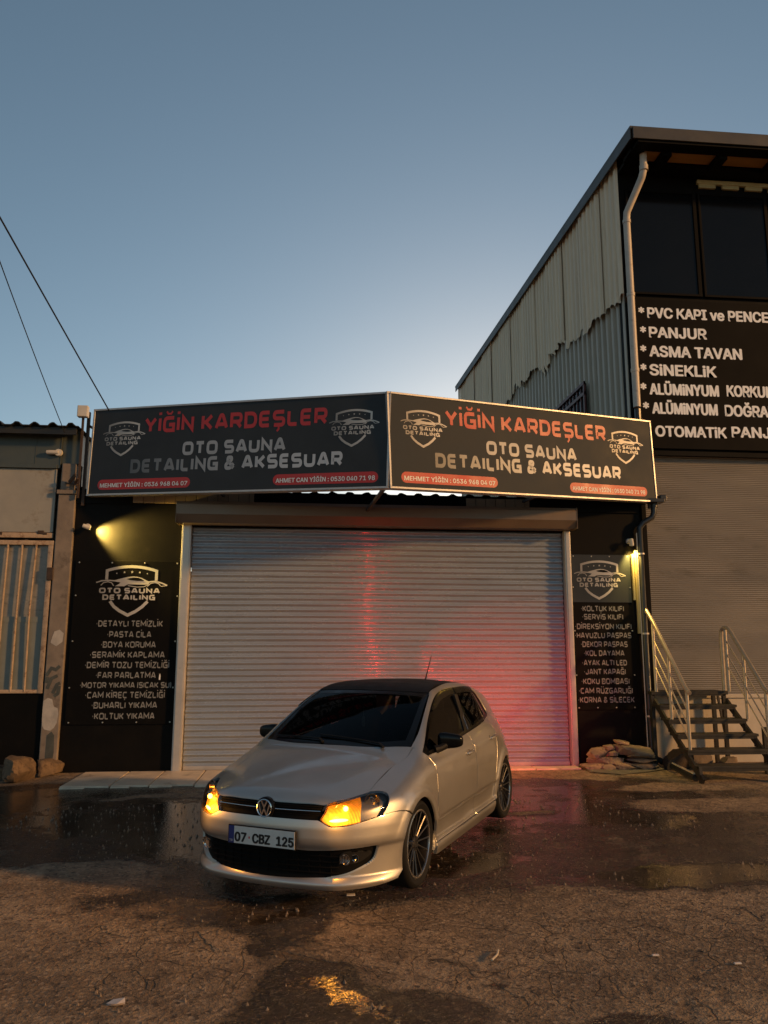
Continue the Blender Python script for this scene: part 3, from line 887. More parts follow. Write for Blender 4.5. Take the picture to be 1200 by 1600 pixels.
while z < 4.78:
    prof += [(z, RY + .100), (z + .013, RY + .0915), (z + .017, RY + .0915)]; z += pt
nz = len(prof); v = [(x, p[1], p[0]) for x in np.linspace(5.24, 11, 9) for p in prof]
v = [(x, y + .006 * math.sin(z * 1.7 + x * 1.3), z) for x, y, z in v]
f = [(i * nz + j, (i + 1) * nz + j, (i + 1) * nz + j + 1, i * nz + j + 1) for i in range(8) for j in range(nz - 1)]
fs.add(v, f); rp(fs.build('roller_shutter', 'fine_shutter', rb, fix=False))
b = MB(); b.box(5.16, 5.235, RY - .03, RY + .12, 1.0, 4.76, .005); b.box(5.16, 11, RY - .04, RY + .0, 4.72, 4.80, .005); rp(b.build('shutter_rail', 'dark_wall', rb))
# side window with red iron bars
b = MB(); b.box(RX - .075, RX - .05, 2.0, 3.7, 5.2, 6.55); wo = rp(b.build('window', 'dark_pane', rb))
b = MB()
for y in (2.0, 3.7): b.box(RX - .11, RX - .076, y - .03, y + .03, 5.2, 6.58)
for z in (6.55, 6.35): b.box(RX - .115, RX - .076, 1.97, 3.73, z - .03, z + .03)
for y in np.arange(2.2, 3.7, .2): b.box(RX - .10, RX - .08, y - .012, y + .012, 5.2, 6.5)
b.build('grille', 'red_iron', wo)
# downpipe
b = MB(); b.tube([(5.30, -.34, 9.80), (5.295, -.34, 9.40), (5.28, -.28, 9.28), (5.15, .06, 8.86), (5.145, .08, 8.72), (5.145, .08, 5.48)], [.058] * 6, 14)
dpo = rp(b.build('downpipe', 'pvc_pipe', rb, True))
b = MB()
for z in (8.70, 7.4, 6.1): b.lathe([(.058, -.03), (.066, -.03), (.066, .03), (.058, .03)], 16, 'z', (5.145, .08, z))
b.lathe([(.058, -.05), (.068, -.05), (.068, .04), (.058, .04)], 16, 'z', (5.296, -.34, 9.42))
b.build('collar', 'pvc_pipe', dpo, True)
b = MB(); b.tube([(5.15, .08, 5.45), (5.15, .08, 3.9)], .05, 10); b.tube([(5.195, .10, 5.45), (5.205, .10, 4.4)], .008, 6); rp(b.build('lower_pipe', 'black_pipe', rb, True))

# lettered board of the warehouse
bs = empty('lettered_board', (5.2, RY - .03, 4.86), label='black board on the warehouse front with seven lines of white lettering', cat='sign')
b = MB(); b.box(5.205 - 5.2, 10.5 - 5.2, -.03, .028, -.03, 2.50, .004); b.build('panel', 'black_board', bs)
rows = [('PVC KAPI ve PENCERE', 5.445, 7.045, .245, 7.80, '*', 5.29), ('PANJUR', 5.455, 6.705, .250, 6.425, '*', 5.31), ('ASMA TAVAN', 5.44, 6.375, .255, 7.01, '*', 5.31),
        ('SiNEKLiK', 5.425, 6.055, .255, 6.545, '*', 5.33), ('ALÜMiNYUM', 5.405, 5.728, .255, 6.56, '*', 5.34), ('KORKULUK', 6.715, 5.738, .255, 7.75, '', 0),
        ('ALÜMiNYUM', 5.43, 5.408, .255, 6.515, '*', 5.35), ('DOĞRAMA', 6.66, 5.402, .255, 7.72, '', 0), ('OTOMATiK', 5.46, 5.03, .24, 6.64, '', 0), ('PANJUR', 6.745, 5.05, .24, 7.75, '', 0)]
for tx, x0, zb, h, x1, star, sx in rows:
    link_mesh('lettering', *sans(tx, x0 - 5.2, x1 - 5.2, zb - 4.86, h, .046, -.0315), 'board_white', bs)
    if star: link_mesh('star_mark', *sans('*', x0 - 5.2 - .155, x0 - 5.2 - .065, zb - 4.86 + .0, h * 1.02, .03, -.0315), 'board_white', bs)

# ------------------------------------------------------------------ steel stairs
stx = empty('steel_staircase', (5.5, -.8, 0), label='dark steel stairs with shiny handrails climbing to the warehouse shutter', cat='staircase')
def sxp(o): o.location = (-5.5, .8, 0); return o
treads = [(-1.50, .20), (-1.25, .37), (-1.0, .54), (-.75, .715), (-.50, .89), (-.25, 1.065)]
xl_, xr_ = 4.97, 6.10
for i, (y, z) in enumerate(treads):
    b = MB()
    if i < 5: b.box(xl_, xr_ + .02, y, y + .25, z - .035, z, .004)
    else: b.box(xl_, xr_ + .04, y, .13, z - .05, z, .004)
    b.box(xl_ + .01, xr_, y + .005, y + .02, z - .065, z - .036)
    sxp(b.build('tread', 'stair_metal', stx))
for x in (xl_ + .02, xr_ - .02):
    b = MB(); b.bar((x, -1.58, .02), (x, -.28, .93), .03, .09); b.bar((x, -1.52, .0), (x, -1.50, .20), .04, .05)
    for (y, z) in treads[1:5]: b.bar((x, y + .02, z - .17), (x, y + .02, z - .03), .035, .035)
    b.bar((x, -.22, 0), (x, -.22, 1.02), .05, .05); b.bar((x, .08, 0), (x, .08, 1.02), .05, .05)
    b.bar((x, -.22, .35), (x, -.05, 1.0), .03, .03); sxp(b.build('stringer', 'stair_metal', stx))
b = MB(); b.box(6.22, 6.6, -.95, -.9, .0, .62); sxp(b.build('side_plate', 'stair_metal', stx))
def rail(x, top_bend):
    b = MB()
    a = [(x, -1.30, 1.10), (x, -1.20, 1.155), (x, -.42, 1.955)]
    if top_bend: a += [(x, -.36, 1.985), (x, -.28, 1.985), (x, -.20, 1.95), (x, -.18, 1.85), (x, -.17, 1.07)]
    else: a += [(x, .08, 2.40)] if False else [(x, -.30, 2.08), (x, .10, 2.42)]
    b.tube(a, .030, 12)
    h = sxp(b.build('handrail', 'steel', stx, True))
    for k, (y, z) in enumerate(((-1.22, .37), (-.74, .715), (-.30, 1.065))):
        ztop = min(1.155 + (y + 1.20) * (.80 / .78) - .02, 1.965 if top_bend else 9)
        p = MB(); p.tube([(x, y, z), (x + .0, y, ztop)], .023, 10); p.build('post', 'steel', h, True)
    for q in (.26, .46, .64):
        p = MB(); p.tube([(x, -1.22, 1.13 - q), (x, -.30, 2.07 - q)], .011, 8); p.build('cross_rod', 'steel', h, True)
rail(5.02, False); rail(6.13, True)

# ------------------------------------------------------------------ stones
def stone(sx, sy, sz, seed, matn='stone'):
    bm = bmesh.new(); bmesh.ops.create_cube(bm, size=1); bmesh.ops.subdivide_edges(bm, edges=bm.edges[:], cuts=7, use_grid_fill=True)
    r = random.Random(seed)
    pl = [(Vector((r.uniform(-1, 1), r.uniform(-1, 1), r.uniform(-.8, 1))).normalized(), r.uniform(.72, .98)) for _ in range(7)]
    sk = [r.uniform(-.22, .22) for _ in range(4)]
    for v in bm.verts:
        c = v.co * 2
        nn = (abs(c.x) ** 7 + abs(c.y) ** 7 + abs(c.z) ** 7) ** (1 / 7)
        d = c / nn
        for nrm, lim in pl:
            q = d.dot(nrm)
            if q > lim: d = d - nrm * (q - lim)
        d *= 1 + .035 * math.sin(d.x * 9 + seed) * math.sin(d.y * 8 + d.z * 7 + seed) + .02 * math.sin(d.x * 23 + d.z * 19 + seed * 2)
        v.co = Vector(((d.x + sk[0] * d.z) * sx, (d.y + sk[1] * d.z) * sy, (d.z + sk[2] * d.x + .5 * sk[3] * d.y) * sz))
    return MB().bm(bm)
pile = [  # x, y, z, sx, sy, sz, rot, label
 (3.98, -.30, .06, .17, .12, .07, .1, 'small brown stone at the left foot of the stone pile'),
 (4.22, -.36, .055, .13, .10, .07, .6, 'round reddish stone low at the front of the stone pile'),
 (4.50, -.34, .06, .20, .13, .07, -.1, 'flat stone at the bottom middle of the stone pile'),
 (4.80, -.32, .06, .24, .14, .065, .05, 'wide grey slab at the bottom right of the stone pile'),
 (4.78, -.29, .165, .24, .13, .05, -.04, 'grey slab lying second from the bottom on the right of the pile'),
 (4.76, -.29, .255, .23, .13, .05, .08, 'thin slab lying third from the bottom on the right of the pile'),
 (4.66, -.28, .375, .29, .15, .10, -.18, 'largest tan stone lying on top of the right slabs'),
 (4.50, -.24, .53, .11, .08, .05, .1, 'small flat stone topmost on the whole pile'),
 (4.08, -.26, .18, .17, .11, .08, -.1, 'blocky tan stone in the left middle of the pile'),
 (4.32, -.30, .165, .16, .11, .08, .2, 'oblong tan stone in the middle of the pile'),
 (4.10, -.23, .325, .16, .11, .09, .3, 'pale angular stone leaning on the top left of the pile'),
 (4.34, -.25, .30, .11, .09, .07, .5, 'small square stone wedged between left and right halves of the pile'),
 (4.30, -.22, .42, .08, .07, .06, .2, 'little stone perched between the pale stone and the largest stone')]
for i, (x, y, z, sx, sy, sz, rz, lb) in enumerate(pile):
    o = stone(sx * .92, sy, sz * .66, 20 + i * 3).build('rubble_stone', 'grey_stone' if 'grey' in lb or 'slab' in lb else 'stone', None, True, loc=(4.45 + (x - 4.45) * .92, y, z * .66))
    o.rotation_euler = (random.uniform(-.08, .08), -rz * .4, rz)
    tag(o, lb, 'stone', 'stones piled at the right wall')
for i, (x, y, z, sx, sy, sz, rz, lb) in enumerate([(-3.70, -.60, .14, .17, .30, .14, .15, 'squared sandstone block standing at the foot of the concrete pillar'),
                                                   (-3.48, -.16, .09, .14, .20, .11, -.2, 'rough stone pressed against the concrete pillar behind the block'),
                                                   (-4.05, -.35, .06, .22, .16, .11, .3, 'low flat stone left of the squared block')]):
    o = stone(sx, sy, sz, 90 + i * 5).build('loose_stone', 'dark_stone', None, True, loc=(x, y, z)); o.rotation_euler.z = rz
    tag(o, lb, 'stone', 'stones by the shed gate')
# bits of rubble and rags under the stairs
for i, (x, y, s_, lb) in enumerate(((5.25, -.35, .16, 'dark lump of rubbish under the stairs beside the wall'), (5.62, -.25, .13, 'pale lump of rubbish under the middle of the stairs'), (5.95, -.4, .10, 'small lump of rubbish under the right half of the stairs'))):
    o = stone(s_ * 1.3, s_, s_, 140 + i, ).build('rubbish_lump', 'grey_stone' if i else 'dark_rust', None, True, loc=(x, y, s_ * .5)); tag(o, lb, 'rubbish', 'rubbish under the stairs')

# loose grit on the asphalt
pb = MB(); cnt = 0
while cnt < 2600:
    x, y = random.uniform(-3, 4.5), random.uniform(-8.4, -2.2)
    s_ = random.choice((.004, .005, .006, .007, .009, .013))
    q = [(x + s_ * random.uniform(.6, 1.2) * math.cos(a), y + s_ * random.uniform(.6, 1.2) * math.sin(a)) for a in (0, 1.25, 2.5, 3.8, 5.0)]
    zt = s_ * .8
    pb.add([(*p, -.012) for p in q] + [(x, y, zt)], [(0, 1, 5), (1, 2, 5), (2, 3, 5), (3, 4, 5), (4, 0, 5)]); cnt += 1
o = pb.build('gravel', 'grey_stone'); tag(o, 'loose grit scattered over the asphalt', 'grit', kind='stuff')
b = MB(); b.add([(-.955, -7.125, .006), (-.90, -7.15, .012), (-.865, -7.12, .006), (-.875, -7.085, .014), (-.93, -7.085, .008)], [(0, 1, 2, 3, 4)])
b.add([(p[0], p[1], p[2] - .008) for p in b.v], [(4, 3, 2, 1, 0)])
o = b.build('paper_scrap', 'paper'); tag(o, 'pale crumpled scrap of paper on the asphalt at lower left', 'litter')
b = MB(); b.tube([(1.03, -6.80, .014), (1.075, -6.74, .018), (1.10, -6.66, .012)], .006, 6)
o = b.build('twig', 'wood_light', None, True); tag(o, 'short bent pale stick lying on the cracked asphalt', 'stick')
b = MB(); b.box(.285, .345, -5.60, -5.565, .003, .012, .003); o = b.build('plastic_scrap', 'paper'); tag(o, 'small pale scrap on the asphalt right in front of the car', 'litter')
for (x, y, lb) in ((1.95, -6.80, 'tiny white scrap beside the long crack'), (2.35, -6.95, 'tiny white scrap nearest the right foreground')):
    b = MB(); b.box(x, x + .04, y, y + .015, .002, .01, .002); o = b.build('litter_scrap', 'paper'); tag(o, lb, 'litter')
# overhead cables
for (p0, p1, r, lb) in (((-3.5, -8.7, 7.23), (-2.87, -.60, 4.97), .010, 'thicker straight overhead cable running down to the left sign'), ((-2.9, -6.5, 6.3), (-3.48, -.5, 4.66), .006, 'thin slack overhead cable running down behind the shed roof')):
    p0, p1 = Vector(p0), Vector(p1)
    pts = [p0.lerp(p1, t) - Vector((0, 0, .07 if r < .01 else .02)) * 4 * t * (1 - t) for t in np.linspace(0, 1, 16)]
    b = MB(); b.tube(pts, r, 6); o = b.build('overhead_cable', 'cable', None, True); tag(o, lb, 'cable')
# ------------------------------------------------------------------ car: one smooth body function, panels cut from it
def itp(x, xs, ys):
    xs = np.array(xs, float); ys = np.array(ys, float)
    if xs[0] > xs[-1]: xs = xs[::-1]; ys = ys[::-1]
    h = np.diff(xs); dl = np.diff(ys) / h
    m = np.zeros_like(xs); m[0] = dl[0]; m[-1] = dl[-1]
    for i in range(1, len(xs) - 1):
        if dl[i - 1] * dl[i] > 0:
            w1 = 2 * h[i] + h[i - 1]; w2 = h[i] + 2 * h[i - 1]
            m[i] = (w1 + w2) / (w1 / dl[i - 1] + w2 / dl[i])
    x = np.asarray(x, float); i = np.clip(np.searchsorted(xs, x) - 1, 0, len(h) - 1)
    t = (x - xs[i]) / h[i]
    tc = np.clip(t, 0, 1); t2 = tc * tc; t3 = t2 * tc
    y = (2 * t3 - 3 * t2 + 1) * ys[i] + (t3 - 2 * t2 + tc) * h[i] * m[i] + (-2 * t3 + 3 * t2) * ys[i + 1] + (t3 - t2) * h[i] * m[i + 1]
    return y + np.where(t < 0, t * h[i] * m[i], 0) + np.where(t > 1, (t - 1) * h[i] * m[i + 1], 0)
def smax(a, b, k):
    d = np.maximum(k - np.abs(a - b), 0) / k
    return np.maximum(a, b) + d * d * k * .25
def sstep(a, b, x):
    t = np.clip((x - a) / (b - a), 0, 1); return t * t * (3 - 2 * t)
WX = (0.035, -2.44)          # wheel-arch centres
def side(x, z):
    Wd = itp(x, [.80, .6, .4, .1, -.3, -1.2, -2.0, -2.47, -2.8, -3.1], [.77, .80, .823, .836, .835, .838, .84, .826, .755, .65])
    zc = z - .035 * np.clip(-x / 2.47, -.2, 1.2)
    d = itp(zc, [.10, .16, .20, .235, .26, .37, .41, .60, .75, .80, .845, .90, .96, 1.1], [.05, .022, .010, .020, .044, .030, .006, .0, .010, .016, .038, .066, .10, .20])
    fwt = sstep(-.25, -.42, x) * sstep(-2.2, -2.0, x)
    d2 = itp(zc, [.10, .25, .45, .60, .75, .84, .90, .96, 1.1], [.03, .012, .002, .0, .008, .028, .060, .10, .20])
    y = Wd - (fwt * d + (1 - fwt) * d2) - .056 * sstep(-1.95, -2.65, x) * sstep(.60, .93, z)
    for wx in WX:
        r = np.sqrt((x - wx) ** 2 + (z - .28) ** 2)
        y = y + .014 * np.exp(-((r - .365) / .05) ** 4) * sstep(.22, .36, z)
    return y
def lowtop(x, y):
    zh = itp(x, [.86, .80, .75, .65, .4, .2, 0, -.12, -.3, -.6, -1.2, -2.2, -2.9, -3.15], [.62, .705, .732, .765, .832, .877, .915, .932, .940, .946, .962, .99, .97, .90])
    c = itp(x, [.8, .4, 0, -.3, -1], [.20, .18, .14, .12, .06])
    yc = itp(x, [.8, .3, -.3], [.34, .46, .56])
    dd = np.abs(y) - yc
    cr = .5 * (dd + np.sqrt(dd * dd + .0006))
    return zh - c * y * y - .11 * cr * sstep(-.25, .1, x)
def front(y, z):
    X = itp(z, [.12, .150, .172, .190, .215, .30, .385, .415, .46, .52, .56, .60, .69, .78], [.79, .815, .823, .813, .788, .792, .803, .832, .843, .843, .837, .826, .806, .77])
    a = np.abs(y)
    return X - .26 * a ** 2 - 1.9 * np.maximum(a - .44, 0) ** 2
def uptop(x, y):
    z = itp(x, [.0, -.09, -.5, -.907, -1.03, -1.2, -1.5, -1.9, -2.3, -2.6, -2.8], [.894, .941, 1.140, 1.318, 1.360, 1.385, 1.397, 1.386, 1.340, 1.285, 1.24])
    c = itp(x, [-.1, -.9, -1.3, -1.9], [.155, .10, .09, .116])
    return z - c * y * y - .5 * np.maximum(np.abs(y) - .5, 0) ** 2
def upside(x, z):
    y = .748 - .425 * np.maximum(z - .93, -.05) - .06 * np.maximum(z - .93, 0) ** 2
    return y - itp(x, [0, -.4, -1.4, -2.0, -2.5, -2.9], [.0, 0, 0, .016, .065, .13])
def fbody(P):
    x, y, z = P[..., 0], np.abs(P[..., 1]), P[..., 2]
    lo = smax(y - side(x, z), (z - lowtop(x, y)) * .95, .09)
    lo = smax(lo, (x - front(y, z)) * .95, .07)
    rear = -x - itp(z, [.15, .3, .55, .75, .95, 1.1], [3.06, 3.10, 3.13, 3.09, 3.0, 2.9]) + .20 * y ** 2 + .9 * np.maximum(y - .5, 0) ** 2
    lo = smax(lo, rear, .08)
    u = smax((y - upside(x, z)) * .92, (z - uptop(x, y)) * .9, .055)
    u = smax(u, (-x - 2.76 - .62 * (1.33 - z) + .16 * y ** 2) * .85, .06)
    u = np.maximum(np.maximum(u, x - .12), .5 - z)
    lo = np.maximum(lo, .13 - z)
    return -smax(-lo, -u, .03)
EYE = np.eye(3)
def gradb(P, e=2e-3):
    g = np.stack([fbody(P + EYE[i] * e) - fbody(P - EYE[i] * e) for i in range(3)], -1)
    return g / np.maximum(np.linalg.norm(g, axis=-1, keepdims=True), 1e-9)
def castb(P0, d, n=70, L=1.6):
    N = len(P0); lo = np.zeros(N); hi = np.full(N, np.nan)
    ts = np.linspace(0, L, n)
    for a, b in zip(ts[:-1], ts[1:]):
        un = np.isnan(hi)
        if not un.any(): break
        idx = np.where(un)[0]
        v = fbody(P0[idx] + d * b) < 0
        hi[idx[v]] = b; lo[idx[v]] = a
    hit = ~np.isnan(hi); hh = np.where(hit, hi, 0)
    for _ in range(18):
        mm = (lo + hh) / 2; ins = fbody(P0 + d * mm[:, None]) < 0
        hh = np.where(ins, mm, hh); lo = np.where(ins, lo, mm)
    return P0 + d * hh[:, None], hit

def cr(pts, k=6):
    """catmull-rom through 3d points"""
    p = [np.array(q, float) for q in pts]
    if len(p) < 3: return p
    p = [2 * p[0] - p[1]] + p + [2 * p[-1] - p[-2]]
    out = []
    for i in range(1, len(p) - 2):
        for t in np.linspace(0, 1, k, endpoint=False):
            a, b, c, d = p[i - 1:i + 3]
            out.append(.5 * (2 * b + (c - a) * t + (2 * a - 5 * b + 4 * c - d) * t * t + (3 * b - a - 3 * c + d) * t ** 3))
    out.append(p[-2])
    return out
def join(*runs):
    out = []
    for r in runs:
        for q in r:
            q = np.array(q, float)
            if not out or np.linalg.norm(out[-1] - q) > 1e-4: out.append(q)
    if np.linalg.norm(out[0] - out[-1]) < 1e-4: out.pop()
    return out
def sym(half):
    """half outline (y>=0) running from the centre line to the centre line -> full outline"""
    h = [np.array(q, float) for q in half]
    mir = [q * np.array([1, -1, 1]) for q in h[::-1] if abs(q[1]) > 1e-4]
    return h + mir
def resample(out, sp):
    r = []
    for a, b in zip(out, out[1:] + out[:1]):
        k = max(1, int(math.ceil(np.linalg.norm(b - a) / sp)))
        for t in range(k): r.append(a + (b - a) * t / k)
    return r
def inpoly(pts, poly):
    x, y = pts[:, 0], pts[:, 1]; ins = np.zeros(len(pts), bool)
    n = len(poly); j = n - 1
    for i in range(n):
        xi, yi = poly[i]; xj, yj = poly[j]
        c = ((yi > y) != (yj > y)) & (x < (xj - xi) * (y - yi) / (yj - yi + 1e-15) + xi)
        ins ^= c; j = i
    return ins
def panel(out, d, off=0., thick=.012, sp=.024, holes=(), skirt=True):
    d = np.array(d, float); d /= np.linalg.norm(d)
    u = EYE[0] - d * d[0] if abs(d[0]) < .9 else EYE[1] - d * d[1]
    u /= np.linalg.norm(u); vv = np.cross(d, u)
    loops = [resample(join(out), sp)] + [resample(join(h), sp) for h in holes]
    all3 = np.array([p for l in loops for p in l])
    s0 = (all3 @ d).min() - .45
    P2 = [np.array([(p @ u, p @ vv) for p in l]) for l in loops]
    o2 = P2[0]
    lo, hi = o2.min(0), o2.max(0)
    g = np.stack(np.meshgrid(np.arange(lo[0], hi[0], sp), np.arange(lo[1], hi[1], sp)), -1).reshape(-1, 2)
    g[:, 0] += np.where((np.round((g[:, 1] - lo[1]) / sp) % 2) == 1, sp / 2, 0)
    ok = inpoly(g, o2)
    for h in P2[1:]: ok &= ~inpoly(g, h)
    g = g[ok]
    bd = np.concatenate(P2)
    if len(g):
        dist = np.min(np.linalg.norm(g[:, None, :] - bd[None, :, :], axis=2), axis=1)
        g = g[dist > .55 * sp]
    pts = np.concatenate([bd, g]) if len(g) else bd
    edges = []; k = 0
    for l in P2:
        n = len(l); edges += [(k + i, k + (i + 1) % n) for i in range(n)]; k += n
    vo, eo, fo, *_ = delaunay_2d_cdt([Vector(p) for p in pts], edges, [], 0, 1e-6)
    vo = np.array([q[:] for q in vo]); fo = np.array([q[:] for q in fo])
    cen = vo[fo].mean(1)
    ok = inpoly(cen, o2)
    for h in P2[1:]: ok &= ~inpoly(cen, h)
    fo = fo[ok]
    used = np.unique(fo); rm = -np.ones(len(vo), int); rm[used] = np.arange(len(used)); vo = vo[used]; fo = rm[fo]
    P0 = vo[:, :1] * u + vo[:, 1:] * vv + d * s0
    P, hit = castb(P0, d)
    if not hit.all():
        good = P[hit]; g2 = vo[hit]
        for i in np.where(~hit)[0]:
            j = np.argmin(((g2 - vo[i]) ** 2).sum(1)); P[i] = P0[i] + d * ((good[j] - P0[i]) @ d)
    n = gradb(P)
    Q = P + n * off
    tri = Q[fo]; fn = np.cross(tri[:, 1] - tri[:, 0], tri[:, 2] - tri[:, 0])
    flip = (fn * n[fo].mean(1)).sum(1) < 0
    fo[flip] = fo[flip][:, ::-1]
    V = Q; Nn = n; F = [tuple(q) for q in fo]
    if skirt:
        cnt = {}
        for q in F:
            for a, b in ((q[0], q[1]), (q[1], q[2]), (q[2], q[0])): cnt[(a, b)] = 1
        be = [(a, b) for (a, b) in cnt if (b, a) not in cnt and max(abs(Q[a][1]), abs(Q[b][1])) > 2e-3]
        bv = sorted({a for e in be for a in e}); mp = {a: len(V) + i for i, a in enumerate(bv)}
        V = np.concatenate([V, Q[bv] - n[bv] * thick]); Nn = np.concatenate([Nn, n[bv]])
        F += [(b, a, mp[a], mp[b]) for a, b in be]
    return V, F, Nn
def mirror(p):
    V, F, N_ = p; s = np.array([1, -1, 1])
    return V * s, [q[::-1] for q in F], N_ * s
def merge(*ps):
    V = []; F = []; Nn = []; k = 0
    for v, f, n in ps:
        V.append(v); Nn.append(n); F += [tuple(i + k for i in q) for q in f]; k += len(v)
    return np.concatenate(V), F, np.concatenate(Nn)
def both(p): return merge(p, mirror(p))
def pbuild(name, p, material, parent): return link_mesh(name, p[0], p[1], material, parent, True, p[2])

# materials of the car
def car_paint():
    m = mat('silver_paint', (.50, .475, .435), .45, metal=.85, var=.04, scale=3, coat=1.0, rvar=.03)
    nt = m.node_tree; b = nt.nodes['Principled BSDF']
    tc = nt.nodes.new('ShaderNodeTexCoord')
    v = nt.nodes.new('ShaderNodeTexVoronoi'); v.inputs['Scale'].default_value = 900
    nt.links.new(tc.outputs['Object'], v.inputs['Vector'])
    # dust film on the clear coat
    nz = nt.nodes.new('ShaderNodeTexNoise'); nz.inputs['Scale'].default_value = 4; nz.inputs['Detail'].default_value = 8
    nt.links.new(tc.outputs['Object'], nz.inputs['Vector'])
    mr = nt.nodes.new('ShaderNodeMapRange'); mr.inputs[1].default_value = .35; mr.inputs[2].default_value = .75; mr.inputs[3].default_value = .05; mr.inputs[4].default_value = .22
    nt.links.new(nz.outputs[0], mr.inputs[0]); nt.links.new(mr.outputs[0], b.inputs['Coat Roughness'])
    return m
car_paint()
mat('roof_wrap', (.010, .008, .007), .55, var=.1, spec=.22)
mat('gloss_black', (.004, .0038, .0036), .18, var=.1, spec=.25)
mat('black_plastic', (.009, .008, .0075), .6, var=.15, bump=.05, bscale=200, spec=.25)
mat('grille_black', (.004, .0036, .0033), .7, spec=.12)
mat('car_shell', (.006, .006, .006), .8)
mat('chrome', (.75, .73, .70), .12, metal=1., var=.04)
mat('lamp_bezel', (.30, .275, .25), .3, metal=.5, var=.15)
mat('lamp_reflector', (.55, .53, .5), .14, metal=1., var=.08)
mat('tyre', (.007, .0065, .006), .75, spec=.3, var=.2, bump=.1, bscale=120)
mat('rim_metal', (.085, .08, .077), .32, metal=.8, var=.1, scale=12)
mat('rim_lip', (.55, .52, .48), .22, metal=.9, var=.1)
mat('disc_metal', (.25, .23, .21), .35, metal=.9, var=.15)
mat('plate_white', (.62, .60, .56), .4, var=.05, scale=30)
mat('plate_blue', (.015, .03, .16), .4)
mat('plate_ink', (.008, .008, .009), .45)
mat('seat_fabric', (.05, .042, .035), .8, var=.2, scale=30)
mat('trim_beige', (.12, .09, .06), .7)
mat('red_lens', (.30, .012, .010), .15, emit=(1, .03, .015), estr=1.6)
mat('brake_lens', (.30, .012, .010), .15, emit=(1, .03, .015), estr=12.)
mat('dark_red_lens', (.16, .008, .008), .12)
mat('amber_bulb', (1, .5, .08), .3, emit=(1, .40, .03), estr=30)
glass('tinted_glass', (.10, .09, .08), ior=1.2)
glass('windscreen_glass', (.20, .19, .175), ior=1.17)
glass('rear_tint', (.05, .05, .05), ior=1.3)
glass('clear_lens', (.9, .9, .9), ior=1.25)
def amber():
    m = mat('amber_reflector', (.8, .30, .03), .25, var=.3, scale=18, rvar=.1)
    nt = m.node_tree; b = nt.nodes['Principled BSDF']
    tc = nt.nodes.new('ShaderNodeTexCoord'); w_ = nt.nodes.new('ShaderNodeTexWave'); w_.inputs['Scale'].default_value = 22; w_.inputs['Distortion'].default_value = 1.5
    nt.links.new(tc.outputs['Object'], w_.inputs['Vector'])
    n_ = nt.nodes.new('ShaderNodeTexNoise'); n_.inputs['Scale'].default_value = 14; nt.links.new(tc.outputs['Object'], n_.inputs['Vector'])
    a = nt.nodes.new('ShaderNodeMath'); a.operation = 'MULTIPLY_ADD'; nt.links.new(w_.outputs[0], a.inputs[0]); a.inputs[1].default_value = 1.0; a.inputs[2].default_value = 1.0
    c_ = nt.nodes.new('ShaderNodeMath'); c_.operation = 'MULTIPLY'; nt.links.new(a.outputs[0], c_.inputs[0]); nt.links.new(n_.outputs[0], c_.inputs[1])
    b.inputs['Emission Color'].default_value = (1, .25, .006, 1)
    sx_ = nt.nodes.new('ShaderNodeSeparateXYZ'); nt.links.new(tc.outputs['Object'], sx_.inputs[0])
    mz = nt.nodes.new('ShaderNodeMapRange'); mz.inputs[1].default_value = .545; mz.inputs[2].default_value = .66; mz.inputs[3].default_value = 3.6; mz.inputs[4].default_value = .55
    nt.links.new(sx_.outputs[2], mz.inputs[0])
    d_ = nt.nodes.new('ShaderNodeMath'); d_.operation = 'MULTIPLY'; nt.links.new(c_.outputs[0], d_.inputs[0]); nt.links.new(mz.outputs[0], d_.inputs[1])
    nt.links.new(d_.outputs[0], b.inputs['Emission Strength'])
amber()

CX, CY, TH = .1106, -5.0504, -.4997
car = empty('hatchback_car', (CX, CY, 0), math.atan2(-math.cos(TH), math.sin(TH)),
            'silver five door hatchback with black roof parked before the shutter, amber indicators lit', 'car')

ARC = .335
def arch(wx, a0, a1, n=26, r=ARC, y=.83):
    return [(wx + r * math.cos(t), y, .28 + r * math.sin(t)) for t in np.linspace(a0, a1, n)]
def ang(wx, x, z): return math.atan2(z - .28, x - wx)

# shared lines (car coordinates: x forward, y left, z up)
SEAM = cr([(.468, .618, .729), (.342, .613, .767), (.20, .613, .80), (.079, .621, .836), (-.05, .645, .868), (-.121, .664, .886), (-.184, .663, .912), (-.236, .664, .936)])
LAMP_TOP = cr([(.737, .437, .678), (.66, .515, .70), (.57, .57, .717), (.474, .620, .729)])
DLO = join(cr([(-.251, .743, .903), (-.375, .714, .974), (-.58, .66, 1.095), (-.791, .617, 1.203), (-.94, .592, 1.265), (-1.06, .579, 1.300), (-1.20, .570, 1.320), (-1.366, .565, 1.331), (-1.79, .559, 1.328), (-2.05, .553, 1.315), (-2.16, .551, 1.300),
                 (-2.25, .56, 1.262), (-2.32, .578, 1.215), (-2.40, .615, 1.125), (-2.44, .645, 1.060)]), cr([(-2.44, .645, 1.060), (-2.42, .66, 1.03), (-2.34, .685, 1.013), (-2.20, .708, 1.003)]),
           cr([(-2.20, .708, 1.003), (-1.8, .735, .972), (-1.386, .752, .943), (-.9, .765, .912), (-.5, .772, .888), (-.32, .773, .880), (-.27, .765, .885), (-.251, .743, .903)]))
WS_SIDE = cr([(-.240, .655, .948), (-.42, .628, 1.03), (-.65, .593, 1.155), (-.85, .560, 1.255), (-.955, .540, 1.302)])

